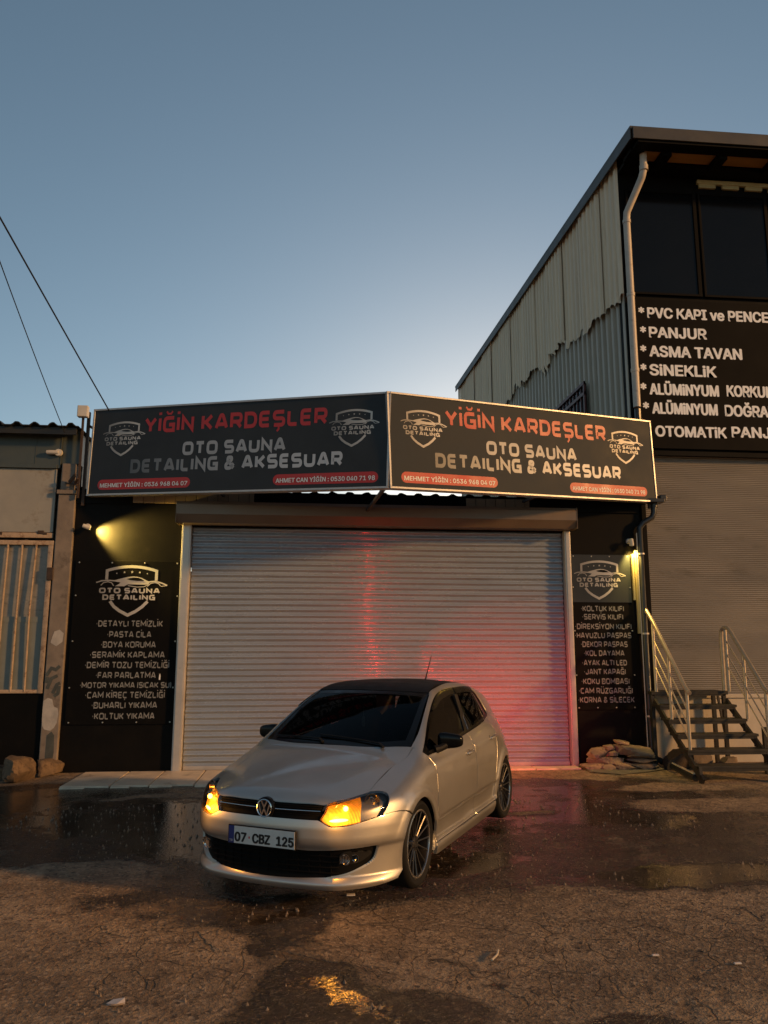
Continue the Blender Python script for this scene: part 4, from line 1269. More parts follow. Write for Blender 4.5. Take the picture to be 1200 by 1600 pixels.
# --- hood
hood = panel(sym(join(cr([(.800, 0, .69), (.794, .12, .69), (.782, .24, .69), (.758, .37, .68), (.742, .428, .677)]), LAMP_TOP, SEAM,
                      cr([(-.236, .655, .94), (-.19, .56, .945), (-.145, .44, .945), (-.10, .25, .945), (-.082, 0, .945)]))), (0, 0, -1), .003, .02, .022)
pbuild('hood', hood, 'silver_paint', car)
# --- front fender
up_ = lambda l, dy, dz=0.: [np.array(q, float) + np.array([0, dy, dz]) for q in l]
FEND_TOP = up_(SEAM, .011)
BSEAM = cr([(.512, .742, .589), (.405, .797, .597), (.31, .83, .585), (.238, .838, .553)])
a0 = ang(WX[0], .236, .548); a1 = ang(WX[0], -.286, .20)
if a1 < 0: a1 += 2 * math.pi
FARCH = arch(WX[0], a0, a1)
DF = [(-.345, .80, .20), (-.338, .83, .39), (-.345, .833, .6), (-.345, .826, .76), (-.333, .818, .81), (-.318, .797, .845), (-.30, .775, .877)]
fend = panel(join([(.512, .742, .593)], cr([(.512, .742, .593), (.455, .755, .65), (.410, .738, .70)], 5), cr([(.410, .738, .70), (.395, .722, .722), (.41, .69, .737), (.468, .628, .733)], 4), FEND_TOP[1:],
                  [(-.244, .70, .935), (-.258, .744, .901), (-.275, .765, .884)], [(-.296, .775, .877), (-.312, .797, .845), (-.327, .818, .81), (-.339, .826, .76), (-.339, .833, .6), (-.332, .83, .39), (-.339, .80, .20)],
                  FARCH[::-1], up_(BSEAM[::-1], 0, .004)), (0, -.78, -.62), .003, .02, .022)
# --- A pillar, cant rail, C pillar and rear quarter in one panel
RARCH = arch(WX[1], -.03, math.pi - .35)
i_rear = next(i for i, q in enumerate(DLO) if i > 40 and q[0] > -2.21 and q[2] < 1.01)
QUART = panel(join(up_(WS_SIDE, .012), cr([(-.955, .552, 1.302), (-.985, .541, 1.317), (-1.10, .533, 1.335), (-1.5, .522, 1.37), (-2.0, .508, 1.36), (-2.5, .485, 1.29), (-2.72, .47, 1.24)]),
                   cr([(-2.72, .47, 1.24), (-2.78, .52, 1.16), (-2.87, .585, 1.03), (-2.93, .62, .96)]), [(-2.95, .65, .80), (-3.0, .66, .76), (-3.02, .68, .56), (-2.86, .77, .54), (-2.77, .80, .41)],
                   RARCH[::-1], [(-2.048, .82, .25), (-2.046, .83, .38), (-2.045, .835, .50), (-2.085, .835, .62), (-2.135, .83, .76), (-2.17, .812, .85), (-2.190, .79, .91), (-2.192, .745, .965)],
                   DLO[:i_rear + 1][::-1], [(-.246, .70, .938)]), (0, -.86, -.5), .003, .02, .024)
# --- sill
sill = panel([(-.345, .8, .226), (-1.0, .82, .230), (-2.03, .82, .245), (-2.04, .82, .16), (-1.98, .8, .145), (-.42, .8, .140), (-.345, .8, .15)], (0, -1, 0), .006, .03, .022)
body = pbuild('body', merge(both(fend), both(QUART), both(sill)), 'silver_paint', car)
# --- doors
fdoor = panel(join([(-.345, .80, .232), (-.344, .83, .39), (-.351, .833, .6), (-.351, .826, .76), (-.339, .818, .81), (-.324, .797, .845), (-.306, .775, .874)],
                   cr([(-.33, .776, .873), (-.5, .775, .881), (-.9, .768, .905), (-1.378, .755, .936)]), cr([(-1.378, .755, .936), (-1.385, .80, .86), (-1.395, .833, .72), (-1.388, .838, .55), (-1.384, .835, .42), (-1.39, .81, .30), (-1.395, .81, .245)])), (0, -1, -.15), .003, .02, .022)
rdoor = panel(join(cr([(-1.403, .81, .245), (-1.398, .81, .30), (-1.392, .835, .42), (-1.396, .838, .55), (-1.403, .833, .72), (-1.393, .80, .86), (-1.386, .755, .936)]), cr([(-1.386, .755, .936), (-1.8, .74, .964), (-2.185, .712, .995)]),
                   cr([(-2.185, .712, .995), (-2.183, .745, .965), (-2.182, .79, .91), (-2.162, .812, .85), (-2.127, .83, .76), (-2.077, .835, .62), (-2.037, .835, .50), (-2.036, .83, .38), (-2.038, .82, .255)])), (0, -1, -.15), .003, .02, .022)
def handle_mesh(x, z, y):
    b = MB()
    pts = [(x + .095, y - .004, z), (x + .085, y + .014, z + .001), (x + .04, y + .024, z + .004), (x - .04, y + .024, z + .008), (x - .085, y + .014, z + .009), (x - .095, y - .004, z + .010)]
    b.tube(pts, [.010, .012, .013, .013, .012, .010], 10)
    return b
for sgn in (1, -1):
    for p, hx, hz, lb in ((fdoor, -1.235, .790, None), (rdoor, -2.01, .838, None)):
        dr = pbuild('door', p if sgn > 0 else mirror(p), 'silver_paint', car)
        yy = float(side(np.array(hx), np.array(hz))) - .006
        hb_ = handle_mesh(hx, hz, yy)
        if sgn < 0: hb_.v = [(a, -b_, c) for a, b_, c in hb_.v]
        hb_.build('handle', 'silver_paint', dr, True)
        rc = panel([(hx + .05 + .07 * math.cos(t), yy, hz + .004 + .028 * math.sin(t)) for t in np.linspace(0, 2 * math.pi, 20, endpoint=False)], (0, -1, 0), .0055, .001, .012)
        pbuild('handle_recess', rc if sgn > 0 else mirror(rc), 'lamp_bezel', dr)
# --- front bumper with opening for the lower grille
LG = join(cr([(.812, 0, .387), (.806, .12, .385), (.797, .22, .382), (.778, .354, .381), (.711, .550, .395), (.575, .70, .404)]), cr([(.575, .70, .404), (.545, .722, .398), (.54, .72, .37), (.56, .695, .304), (.634, .616, .255), (.70, .50, .222), (.777, .309, .205), (.80, .12, .198), (.80, 0, .197)]))
a2 = ang(WX[0], .362, .205)
BARCH = arch(WX[0], ang(WX[0], .236, .545), a2, 18)
bump_half = join(cr([(.836, 0, .578), (.826, .15, .578), (.81, .28, .577), (.793, .385, .577)]), cr([(.79, .397, .574), (.784, .44, .552), (.774, .483, .537), (.72, .57, .541), (.667, .628, .551), (.60, .69, .566), (.512, .742, .583)]), up_(BSEAM[1:], 0, -.004),
                 BARCH[1:], [(.362, .785, .175)], cr([(.362, .78, .165), (.46, .735, .155), (.55, .68, .147), (.66, .56, .143), (.74, .40, .141), (.785, .2, .140), (.80, 0, .140)]))
half = join(bump_half, [(.80, 0, .140)], LG[::-1])
half = [castb(np.array([[1.3, 0, q[2]]]), np.array([-1., 0, 0]), 200, 1.6)[0][0] if abs(q[1]) < 1e-6 else q for q in half]
half = [q for s_i, q in enumerate(half) if s_i == 0 or np.linalg.norm(q - half[s_i - 1]) > 1e-4]
zs = [q for q in half if abs(q[1]) < 1e-6]
dense = []
for a_, b_ in zip(half, half[1:] + half[:1]):
    dense.append(a_)
    if abs(a_[1]) < 1e-6 and abs(b_[1]) < 1e-6:
        for z_ in np.arange(1, 12) / 12 * (b_[2] - a_[2]) + a_[2]:
            dense.append(castb(np.array([[1.3, 0, z_]]), np.array([-1., 0, 0]), 200, 1.6)[0][0])
bump = panel(dense, (-.8, -.6, 0), .003, .03, .022)
bump[0][np.abs(bump[0][:, 1]) < .012, 1] = 0
bump[2][np.abs(bump[0][:, 1]) < 1e-6, 1] = 0
bo = pbuild('front_bumper', both(bump), 'silver_paint', car)
# --- lower grille, recessed behind the opening
lg = panel(sym(LG), (-1, 0, 0), -.028, .0, .03, skirt=False)
lgo = pbuild('lower_grille', lg, 'grille_black', car)
b = MB()
for z in (.235, .27, .305, .34):
    pts = []
    for y in np.linspace(-.5, .5, 21): pts.append((float(front(np.array(y), np.array(z))) - .022, y, z))
    b.tube(pts, .006, 6)
for y in np.linspace(-.45, .45, 13): b.bar((float(front(np.array(y), np.array(.3))) - .030, y, .215), (float(front(np.array(y), np.array(.3))) - .022, y, .37), .006, .010)
b.build('mesh_bars', 'grille_black', lgo)
# --- fog lamps
for sgn in (1, -1):
    fp = panel(cr([(.722, .515, .292), (.724, .53, .35), (.69, .58, .366), (.60, .665, .362), (.565, .69, .35), (.61, .645, .31), (.66, .60, .292), (.722, .515, .292)]), (-.8, -.6, 0), -.012, .02, .012)
    fo_ = pbuild('fog_lamp', fp if sgn > 0 else mirror(fp), 'black_plastic', car)
    b = MB()
    for yy, zz, r in ((.548, .326, .031), (.600, .330, .024)):
        xx = float(front(np.array(yy), np.array(zz))) - .012
        b.lathe([(0, -.004), (r * .5, 0), (r, .014), (r * 1.12, .014)], 20, 'x', (xx, yy * sgn, zz))
    b.build('reflector', 'lamp_reflector', fo_, True)
    b = MB()
    for k in range(6):
        yy = .522 + k * .009; xx = float(front(np.array(yy), np.array(.335))) + .004
        b.bar((xx, yy * sgn, .305), (xx, yy * sgn, .348), .004, .006)
    b.build('lamp_fins', 'chrome', fo_)
# --- upper grille and emblem
UG = join(cr([(.802, 0, .684), (.796, .12, .684), (.782, .24, .682), (.758, .37, .677), (.747, .415, .671)]), cr([(.79, .392, .583), (.81, .28, .583), (.826, .15, .584), (.836, 0, .584)]))
gr = pbuild('grille', panel(sym(UG), (-1, 0, 0), -.018, 0, .024, skirt=False), 'grille_black', car)
def strip(z, r, y1, off, name, mt):
    b = MB()
    for s in (1, -1):
        ys = np.linspace(.075, y1, 14)
        b.tube([(float(front(np.array(y), np.array(z))) + off, y * s, z) for y in ys], r, 8)
    return b.build(name, mt, gr, True)
strip(.632, .0035, .40, -.004, 'trim_strip', 'chrome')
b = MB()
for z in (.606, .618, .646, .660):
    ys = np.linspace(-.40, .40, 27); b.tube([(float(front(np.array(y), np.array(z))) - .012, y, z) for y in ys], .004, 6)
b.build('slats', 'grille_black', gr, True)
em = MB(); ex = float(front(np.array(0.), np.array(.632))) + .006
em.lathe([(0, -.03), (.071, -.03), (.071, -.004), (.066, .002), (0, .003)], 36, 'x', (ex, 0, .632))
emo = em.build('emblem', 'gloss_black', gr, True)
em = MB(); em.lathe([(.050, .0), (.0505, .008), (.055, .011), (.0600, .008), (.061, .0)], 36, 'x', (ex + .003, 0, .632))
def estroke(pts, t=.0105):
    vv, ff = stroke_quads(pts, 0, t)
    n = len(em.v)
    em.add([(ex + .012, -q[0] * -1, .632 + q[1]) for q in vv] + [(ex + .002, q[0], .632 + q[1]) for q in vv], ff + [tuple(i + len(vv) for i in q) for q in ff] +
           [(2 * i, 2 * i + 2, len(vv) + 2 * i + 2, len(vv) + 2 * i) for i in range(len(vv) // 2 - 1)] + [(2 * i + 1, 2 * i + 3, len(vv) + 2 * i + 3, len(vv) + 2 * i + 1) for i in range(len(vv) // 2 - 1)])
estroke([(-.022, .046), (0, .006), (.022, .046)])
estroke([(-.043, .027), (-.020, -.044), (0, -.004), (.020, -.044), (.043, .027)])
em.build('emblem_ring', 'chrome', emo, False)
# --- number plate
px_ = float(front(np.array(0.), np.array(.452))) + .020
pl_ = MB(); pl_.box(-.010, 0, -.265, .265, -.062, .062, .004); plo = pl_.build('number_plate', 'black_plastic', car, loc=(px_, 0, .452))
b = MB(); b.box(0, .002, -.214, .258, -.055, .055); b.build('plate_field', 'plate_white', plo)
b = MB(); b.box(0, .0022, -.258, -.2145, -.055, .055); b.build('plate_band', 'plate_blue', plo)
def ptxt(t, y0, y1, h, mt, nm, bold, zc=0):
    v, f = sans(t, y0, y1, 0, h, bold, 0)
    v = [(.0032 - q[1], q[0], zc + q[2] - h / 2) for q in v]
    return link_mesh(nm, v, f, mt, plo)
v = []; f = []
for t, y0, y1 in (('07', -.205, -.118), ('CBZ', -.065, .068), ('125', .122, .248)):
    vv, ff = sans(t, y0, y1, 0, .080, .055, 0); n = len(v)
    v += [(.0034 - q[1], q[0], q[2] - .040) for q in vv]; f += [tuple(i + n for i in q) for q in ff]
link_mesh('plate_lettering', v, f, 'plate_ink', plo)
ptxt('TR', -.249, -.224, .020, 'plate_white', 'country_lettering', .0, -.035)
b = MB(); b.box(.002, .0034, -.098, -.088, -.018, -.004); b.build('plate_seal', 'mark_red' if 'mark_red' in MATS else 'print_red', plo)
# --- headlamps
HL = join(LAMP_TOP, [(.468, .626, .731)], cr([(.468, .626, .731), (.41, .686, .735), (.398, .720, .721), (.413, .736, .70), (.458, .753, .65), (.514, .740, .590)]),
          cr([(.514, .740, .588), (.60, .687, .570), (.667, .627, .556), (.72, .567, .547), (.772, .482, .543)]), cr([(.772, .482, .543), (.782, .44, .558), (.787, .402, .580)]), cr([(.787, .402, .582), (.765, .425, .63), (.740, .433, .675)]))
TSX = cr([(.54, .592, .719), (.60, .618, .645), (.648, .645, .561)])
ts_poly = join([q for q in LAMP_TOP if q[0] >= .545], TSX, [q for q in cr([(.648, .645, .561), (.667, .627, .558), (.72, .567, .549), (.772, .482, .545)])], cr([(.772, .482, .545), (.782, .44, .560), (.785, .406, .582)]), cr([(.785, .404, .582), (.763, .428, .63), (.740, .435, .673)]))
for sgn in (1, -1):
    fx = (lambda p: p) if sgn > 0 else mirror
    hl = pbuild('headlight', fx(panel(HL, (-.76, -.65, 0), -.038, .0, .014, skirt=True)), 'lamp_bezel', car)
    # rim of the housing closing the recess
    rimp = panel(HL, (-.76, -.65, 0), -.003, .055, .014)
    V, F, Nn = rimp; F = [q for q in F if len(q) == 4]
    pbuild('lamp_housing', fx((V, F, Nn)), 'lamp_bezel', hl)
    pbuild('turn_signal', fx(panel(ts_poly, (-.76, -.65, 0), -.030, .022, .012)), 'amber_reflector', hl)
    pbuild('lens', fx(panel(HL, (-.76, -.65, 0), .002, .004, .014)), 'clear_lens', hl)
    b = MB()
    for cx_, cy_, cz_, r in ((.515, .662, .668, .050), (.69, .505, .640, .030)):
        dirv = Vector((.86, .50, .0)).normalized()
        q0 = MB(); q0.lathe([(.004, -.05), (r * .45, -.045), (r * .8, -.02), (r, .006), (r * 1.06, .006)], 28, 'x')
        rot = Vector((1, 0, 0)).rotation_difference(dirv).to_matrix()
        b.add([((rot @ Vector(p)) + Vector((cx_ - .010, cy_ - .006, cz_)))[:] for p in q0.v], q0.f)
    b.v = [(a, c * sgn, d_) for a, c, d_ in b.v]
    b.build('reflector', 'lamp_reflector', hl, True)
    b = MB(); b.tube([(.60 - .03, .60, .590), (.53 - .03, .675, .607), (.475, .715, .625)], .006, 8); b.tube([(.47, .64, .665), (.485, .655, .665)], .012, 8)
    b.v = [(a, c * sgn, d_) for a, c, d_ in b.v]; b.build('lamp_trim', 'chrome', hl, True)
    b = MB(); bm_ = bmesh.new(); bmesh.ops.create_uvsphere(bm_, u_segments=14, v_segments=8, radius=1)
    for q in bm_.verts: q.co = Vector((q.co.x * .010 + .742 - (q.co.y * .05) * .85, q.co.y * .050 + .520, q.co.z * .011 + .578))
    b.bm(bm_); bm_ = bmesh.new(); bmesh.ops.create_uvsphere(bm_, u_segments=14, v_segments=8, radius=.017)
    for q in bm_.verts: q.co += Vector((.690, .545, .645))
    b.bm(bm_); b.v = [(a, c * sgn, d_) for a, c, d_ in b.v]; b.build('bulb', 'amber_bulb', hl, True)
    ld = bpy.data.lights.new('turn_signal_light', 'POINT'); ld.energy = 3.5; ld.color = (1, .40, .05); ld.shadow_soft_size = .04
    lo_ = bpy.data.objects.new('turn_signal_light', ld); COL.objects.link(lo_); lo_.parent = car; lo_.location = (.82, .54 * sgn, .60)
# --- windscreen, roof, hatch
ws_half = join(cr([(-.088, 0, .945), (-.106, .25, .945), (-.151, .44, .945), (-.197, .56, .945), (-.242, .648, .946)]), WS_SIDE[1:-1], cr([(-.950, .540, 1.30), (-.942, .45, 1.31), (-.925, .25, 1.32), (-.915, 0, 1.32)]))
W1 = sym(ws_half)
def shrink(out, f, c): return [c + (q - c) * np.array(f) for q in out]
cw = np.array([-.55, 0, 1.14])
wsI = [c_ for c_ in W1]
inner = sym(join(cr([(-.155, 0, .97), (-.172, .25, .97), (-.215, .44, .97), (-.285, .590, .98)]), cr([(-.285, .590, .98), (-.45, .575, 1.05), (-.65, .548, 1.155), (-.82, .522, 1.24), (-.885, .508, 1.27)]), cr([(-.885, .50, 1.27), (-.868, .25, 1.29), (-.86, 0, 1.29)])))
frit = panel(W1, (-.45, 0, -.9), .000, .012, .024, holes=[inner])
wso = pbuild('windshield', frit, 'gloss_black', car)
pbuild('glass_pane', panel(inner, (-.45, 0, -.9), -.001, .004, .03, skirt=False), 'windscreen_glass', wso)
roof_half = join(cr([(-.925, 0, 1.33), (-.935, .25, 1.325), (-.952, .45, 1.315), (-.965, .535, 1.308)]), cr([(-.985, .530, 1.317), (-1.10, .523, 1.335), (-1.5, .512, 1.37), (-2.0, .498, 1.36), (-2.5, .475, 1.29), (-2.66, .46, 1.26)]), cr([(-2.66, .46, 1.26), (-2.70, .25, 1.27), (-2.71, 0, 1.27)]))
pbuild('roof', panel(sym(roof_half), (0, 0, -1), .003, .012, .03), 'roof_wrap', car)
ht = panel(sym([(-3.0, 0, .98), (-2.98, .40, .98), (-2.95, .60, .95), (-3.02, .60, .80), (-3.06, .56, .62), (-3.1, 0, .62)]), (1, 0, 0), .003, .02, .03)
hto = pbuild('tailgate', ht, 'silver_paint', car)
pbuild('rear_window', panel(sym([(-2.76, 0, 1.24), (-2.76, .42, 1.22), (-2.82, .52, 1.10), (-2.92, .58, .99), (-2.97, .4, .985), (-2.98, 0, .985)]), (.9, 0, -.4), .001, .01, .03), 'gloss_black', hto)
rb_ = panel(join([(-3.1, 0, .61), (-3.06, .56, .61), (-3.03, .66, .55), (-2.86, .775, .53), (-2.775, .80, .39), (-2.775, .79, .20), (-2.9, .72, .16), (-3.05, .4, .16), (-3.07, 0, .16)]), (.8, -.6, 0), .003, .02, .03)
pbuild('rear_bumper', both(rb_), 'silver_paint', car)
for sgn in (1, -1):
    tl = panel(cr([(-2.945, .60, .945), (-2.97, .55, .95), (-3.0, .46, .945), (-3.05, .46, .82), (-3.06, .54, .785), (-3.0, .61, .78), (-2.97, .63, .81), (-2.945, .63, .87), (-2.945, .60, .945)], 4), (.8, -.6, 0), .012, .025, .014)
    TLO = cr([(-2.945, .60, .945), (-2.97, .55, .95), (-3.0, .46, .945), (-3.05, .46, .82), (-3.06, .54, .785), (-3.0, .61, .78), (-2.97, .63, .81), (-2.945, .63, .87), (-2.945, .60, .945)], 4)
    tlo = pbuild('tail_light', tl if sgn > 0 else mirror(tl), 'red_lens', car)
    hs_ = panel(TLO, (.8, -.6, 0), -.016, .0, .02, skirt=False)  # dark backing added behind the lens to keep its glow out of the cabin
    pbuild('lamp_housing', hs_ if sgn > 0 else mirror(hs_), 'car_shell', tlo)
    ld = bpy.data.lights.new('tail_light_glow', 'AREA'); ld.shape = 'DISK'; ld.size = .16; ld.color = (1, .025, .02); ld.energy = 15 if sgn > 0 else 6; ld.spread = R(66 if sgn > 0 else 120)
    lo_ = bpy.data.objects.new('tail_light_glow', ld); COL.objects.link(lo_); lo_.parent = car; lo_.location = (-3.075, .60 * sgn, .87)
    lo_.rotation_euler = Vector((-1, -.20 if sgn > 0 else -.55, -.02 if sgn > 0 else .25)).to_track_quat('-Z', 'Y').to_euler()
b = MB(); b.box(-.012, .012, -.16, .16, -.012, .012, .004); b.build('brake_light', 'brake_lens', car, loc=(-2.852, 0, 1.215))
ld = bpy.data.lights.new('brake_light_glow', 'AREA'); ld.shape = 'RECTANGLE'; ld.size = .02; ld.size_y = .16; ld.energy = .35; ld.spread = R(110); ld.color = (1, .05, .03)
lo_ = bpy.data.objects.new('brake_light_glow', ld); COL.objects.link(lo_); lo_.parent = car; lo_.location = (-2.88, 0, 1.215); lo_.rotation_euler = Vector((-1, 0, .15)).to_track_quat('-Z', 'Y').to_euler()
# --- side glass band
f_gl = join(cr([(-.345, .725, .950), (-.58, .668, 1.075), (-.80, .622, 1.185), (-.96, .597, 1.250), (-1.08, .585, 1.283), (-1.22, .577, 1.300), (-1.475, .572, 1.305)]), [(-1.478, .575, 1.30)], cr([(-1.478, .575, 1.30), (-1.44, .65, 1.16), (-1.375, .745, .968)]), cr([(-1.375, .745, .966), (-.9, .755, .934), (-.5, .765, .912), (-.37, .765, .908)]))
r_gl = join(cr([(-1.545, .575, 1.305), (-1.79, .566, 1.304), (-2.0, .562, 1.294), (-2.06, .565, 1.285)]), cr([(-2.06, .565, 1.285), (-2.13, .64, 1.14), (-2.165, .70, 1.03)], 4), cr([(-2.165, .705, 1.026), (-1.8, .73, .996), (-1.455, .745, .972)]), cr([(-1.455, .745, .972), (-1.515, .65, 1.16), (-1.545, .575, 1.30)]))
q_gl = join(cr([(-2.10, .565, 1.278), (-2.17, .565, 1.268), (-2.27, .58, 1.215), (-2.36, .62, 1.11), (-2.395, .645, 1.055)]), [(-2.38, .66, 1.042), (-2.20, .70, 1.028)], cr([(-2.20, .70, 1.028), (-2.165, .64, 1.14), (-2.10, .567, 1.278)], 4))
dD = (0, -.9, -.42)
band = panel(DLO, dD, -.002, .01, .024, holes=[f_gl, r_gl, q_gl])
for sgn in (1, -1):
    fx = (lambda p: p) if sgn > 0 else mirror
    bo_ = pbuild('window_surround', fx(band), 'gloss_black', car)
    pbuild('side_window', fx(panel(f_gl, dD, -.006, 0, .03, skirt=False)), 'tinted_glass', bo_)
    pbuild('side_window', fx(panel(r_gl, dD, -.006, 0, .03, skirt=False)), 'rear_tint', bo_)
    pbuild('quarter_window', fx(panel(q_gl, dD, -.006, 0, .03, skirt=False)), 'rear_tint', bo_)
    df = panel(join(cr([(-.76, .622, 1.182), (-.93, .594, 1.255), (-1.06, .579, 1.293), (-1.366, .565, 1.322), (-1.50, .562, 1.322)]), cr([(-1.50, .57, 1.262), (-1.30, .578, 1.258), (-1.06, .592, 1.235), (-.9, .605, 1.19), (-.76, .63, 1.165)])), dD, .014, .012, .02)
    dfo = pbuild('rain_deflector', fx(df), 'gloss_black', bo_)
    df = panel(join(cr([(-1.53, .562, 1.322), (-1.79, .559, 1.321), (-2.05, .553, 1.308), (-2.13, .556, 1.292)]), cr([(-2.10, .58, 1.25), (-1.9, .58, 1.266), (-1.53, .577, 1.264)])), dD, .014, .012, .02)
    pbuild('rain_deflector', fx(df), 'gloss_black', bo_)
    b = MB(); b.tube([(-1.515, .578, 1.292), (-1.478, .655, 1.16), (-1.418, .752, .968)], .004, 8)
    b.v = [(a, c * sgn, d_) for a, c, d_ in b.v]; b.build('pillar_trim', 'chrome', bo_, True)
# --- mirrors
for sgn in (1, -1):
    b = MB(); bm_ = bmesh.new(); bmesh.ops.create_cube(bm_, size=1); bmesh.ops.subdivide_edges(bm_, edges=bm_.edges[:], cuts=5, use_grid_fill=True)
    for q in bm_.verts:
        c = q.co * 2
        nrm = (abs(c.x) ** 4 + abs(c.y) ** 4 + abs(c.z) ** 4) ** .25
        c = c / nrm
        tp = 1 - .36 * (c.y + 1) / 2
        q.co = Vector((c.x * .060 * (1.0 if c.x > 0 else .55) * tp, c.y * .100, c.z * .074 * tp))
        q.co.x -= .025 * (c.y + 1) / 2
        q.co += Vector((-.60, .855, .960))
    b.bm(bm_); b.v = [(a, c * sgn, d_) for a, c, d_ in b.v]
    mo = b.build('wing_mirror', 'gloss_black', car, True)
    b = MB(); b.tube([(-.50, .755, .895), (-.54, .79, .905), (-.59, .83, .93)], [.034, .028, .03], 10); b.v = [(a, c * sgn, d_) for a, c, d_ in b.v]; b.build('mirror_foot', 'black_plastic', mo, True)
    b = MB(); b.add([(-.640, .775, .905), (-.660, .935, .925), (-.660, .935, .99), (-.640, .775, 1.015)], [(0, 1, 2, 3)]); b.v = [(a, c * sgn, d_) for a, c, d_ in b.v]; b.build('mirror_glass', 'chrome', mo)
# --- antenna, wipers
b = MB(); b.tube([(-2.32, 0, 1.343), (-2.36, 0, 1.372), (-2.50, 0, 1.55), (-2.545, 0, 1.61)], [.014, .008, .004, .003], 8); b.build('antenna', 'black_plastic', car, True)
for (y0, y1) in ((.42, -.12), (-.10, -.55)):
    b = MB(); pts = []
    for t in np.linspace(0, 1, 9):
        y = y0 + (y1 - y0) * t; x = -.145 - .05 * t - .10 * y * y
        pts.append((x, y, float(uptop(np.array(x), np.array(y))) + .014))
    b.tube(pts, .007, 6); b.bar(pts[0], (pts[0][0] + .04, y0 + .05, pts[0][2] - .02), .02, .012); b.build('wiper', 'black_plastic', car)
# --- wheels
def make_wheel():
    e = empty('wheel'); e.parent = car
    ty = MB(); ro, ri = .300, .236
    ty.lathe([(ri, -.095), (ri + .012, -.104), (ri + .035, -.112), (ro - .018, -.108), (ro - .004, -.092), (ro, -.07), (ro, -.03), (ro - .004, -.027), (ro, -.024), (ro, .024), (ro - .004, .027), (ro, .03), (ro, .07), (ro - .004, .092), (ro - .018, .108), (ri + .035, .112), (ri + .012, .104), (ri, .095)], 72, 'y')
    t = ty.build('tyre', 'tyre', e, True)
    b = MB(); b.lathe([(.222, -.095), (.226, -.03), (.222, .05), (.214, .090), (.218, .098), (.226, .100)], 72, 'y')
    for k in range(15):
        a = 2 * math.pi * k / 15
        da = .035 if k % 2 else -.035
        p0 = (.050 * math.cos(a), .066, .050 * math.sin(a)); p1 = (.135 * math.cos(a), .078, .135 * math.sin(a)); p2 = (.218 * math.cos(a), .092, .218 * math.sin(a))
        b.tube([p0, p1, p2], [.0080, .0062, .0072], 6)
    b.lathe([(0, .072), (.030, .074), (.034, .070), (.052, .074), (.060, .062), (.066, .02)], 36, 'y')
    for k in range(5):
        a = 2 * math.pi * (k + .5) / 5
        b.lathe([(0, .078), (.006, .078), (.007, .070)], 8, 'y', (.042 * math.cos(a), 0, .042 * math.sin(a)))
    b.build('rim', 'rim_metal', e, True)
    b = MB(); b.lathe([(.2195, .0985), (.222, .1035), (.228, .1045), (.2345, .1015), (.236, .097)], 72, 'y'); b.build('rim_lip', 'rim_lip', e, True)
    b = MB(); b.lathe([(.03, -.03), (.145, -.03), (.145, -.012), (.14, -.010), (.05, -.010)], 48, 'y'); b.build('brake_disc', 'disc_metal', e, True)
    b = MB(); b.lathe([(0, -.02), (.22, -.05), (.222, -.05)], 36, 'y'); b.build('backing', 'car_shell', e, True)
    return e
w0 = make_wheel()
def put_wheel(e, x, s, rz):
    e.location = (x, .705 * s, .30); e.rotation_euler = (0, rz, 0 if s > 0 else math.pi)
kids = [c for c in bpy.data.objects if c.parent == w0]
put_wheel(w0, 0.0, 1, .2)
for x, s, rz in ((-2.47, 1, .7), (0.0, -1, .4), (-2.47, -1, 1.1)):
    e = w0.copy(); COL.objects.link(e)
    for c in kids:
        q = c.copy(); COL.objects.link(q); q.parent = e
    put_wheel(e, x, s, rz)
# --- dark inner shell and cabin
sh_ = MB()
def ip(p): sh_.add(p[0].tolist(), p[1])
SH = (-.014)
sideshell = panel(join([(.45, .8, .56), (-.25, .75, .86), (-2.3, .7, .93), (-2.9, .6, .93), (-2.95, .7, .45)], arch(WX[1], math.pi - .5, .2, 20, .35), [(-2.06, .8, .18), (-.36, .8, .18)], arch(WX[0], math.pi - .2, .6, 20, .35)), (0, -1, -.2), SH, 0, .05, skirt=False)
ip(sideshell); ip(mirror(sideshell))
ip(panel(sym([(.77, 0, .70), (.72, .40, .68), (.45, .60, .70), (-.2, .62, .92), (-.12, 0, .94)]), (0, 0, -1), SH, 0, .05, skirt=False))
ip(panel(sym([(.80, 0, .66), (.74, .40, .64), (.55, .70, .58), (.40, .76, .40), (.40, .74, .2), (.75, .3, .18), (.78, 0, .18)]), (-1, 0, 0), -.075, 0, .04, skirt=False))
ip(panel(sym([(-.98, 0, 1.34), (-1.0, .5, 1.3), (-2.6, .45, 1.26), (-2.65, 0, 1.27)]), (0, 0, -1), -.03, 0, .05, skirt=False))
sh_.box(-3.0, .60, -.60, .60, .17, .19); sh_.box(-3.0, .45, -.74, -.60, .20, .22) if False else None
for wx in WX:
    for s in (1, -1):
        v = []; f = []; n = 18
        for k in range(n + 1):
            t = math.pi * k / n
            for y in (.50, .765): v.append((wx + .345 * math.cos(t), s * y, .28 + .345 * math.sin(t)))
        for k in range(n): f.append((2 * k, 2 * k + 1, 2 * k + 3, 2 * k + 2))
        n0 = len(v); v.append((wx, s * .50, .28)); f += [(2 * k, 2 * k + 2, n0) for k in range(n)]
        sh_.add(v, f)
        sh_.box(wx - .42 if wx < -1 else wx - .42, wx - .345, s * .50 if s > 0 else -.72, .72 if s > 0 else -.50, .16, .30)
sh_.build('inner_shell', 'car_shell', car)
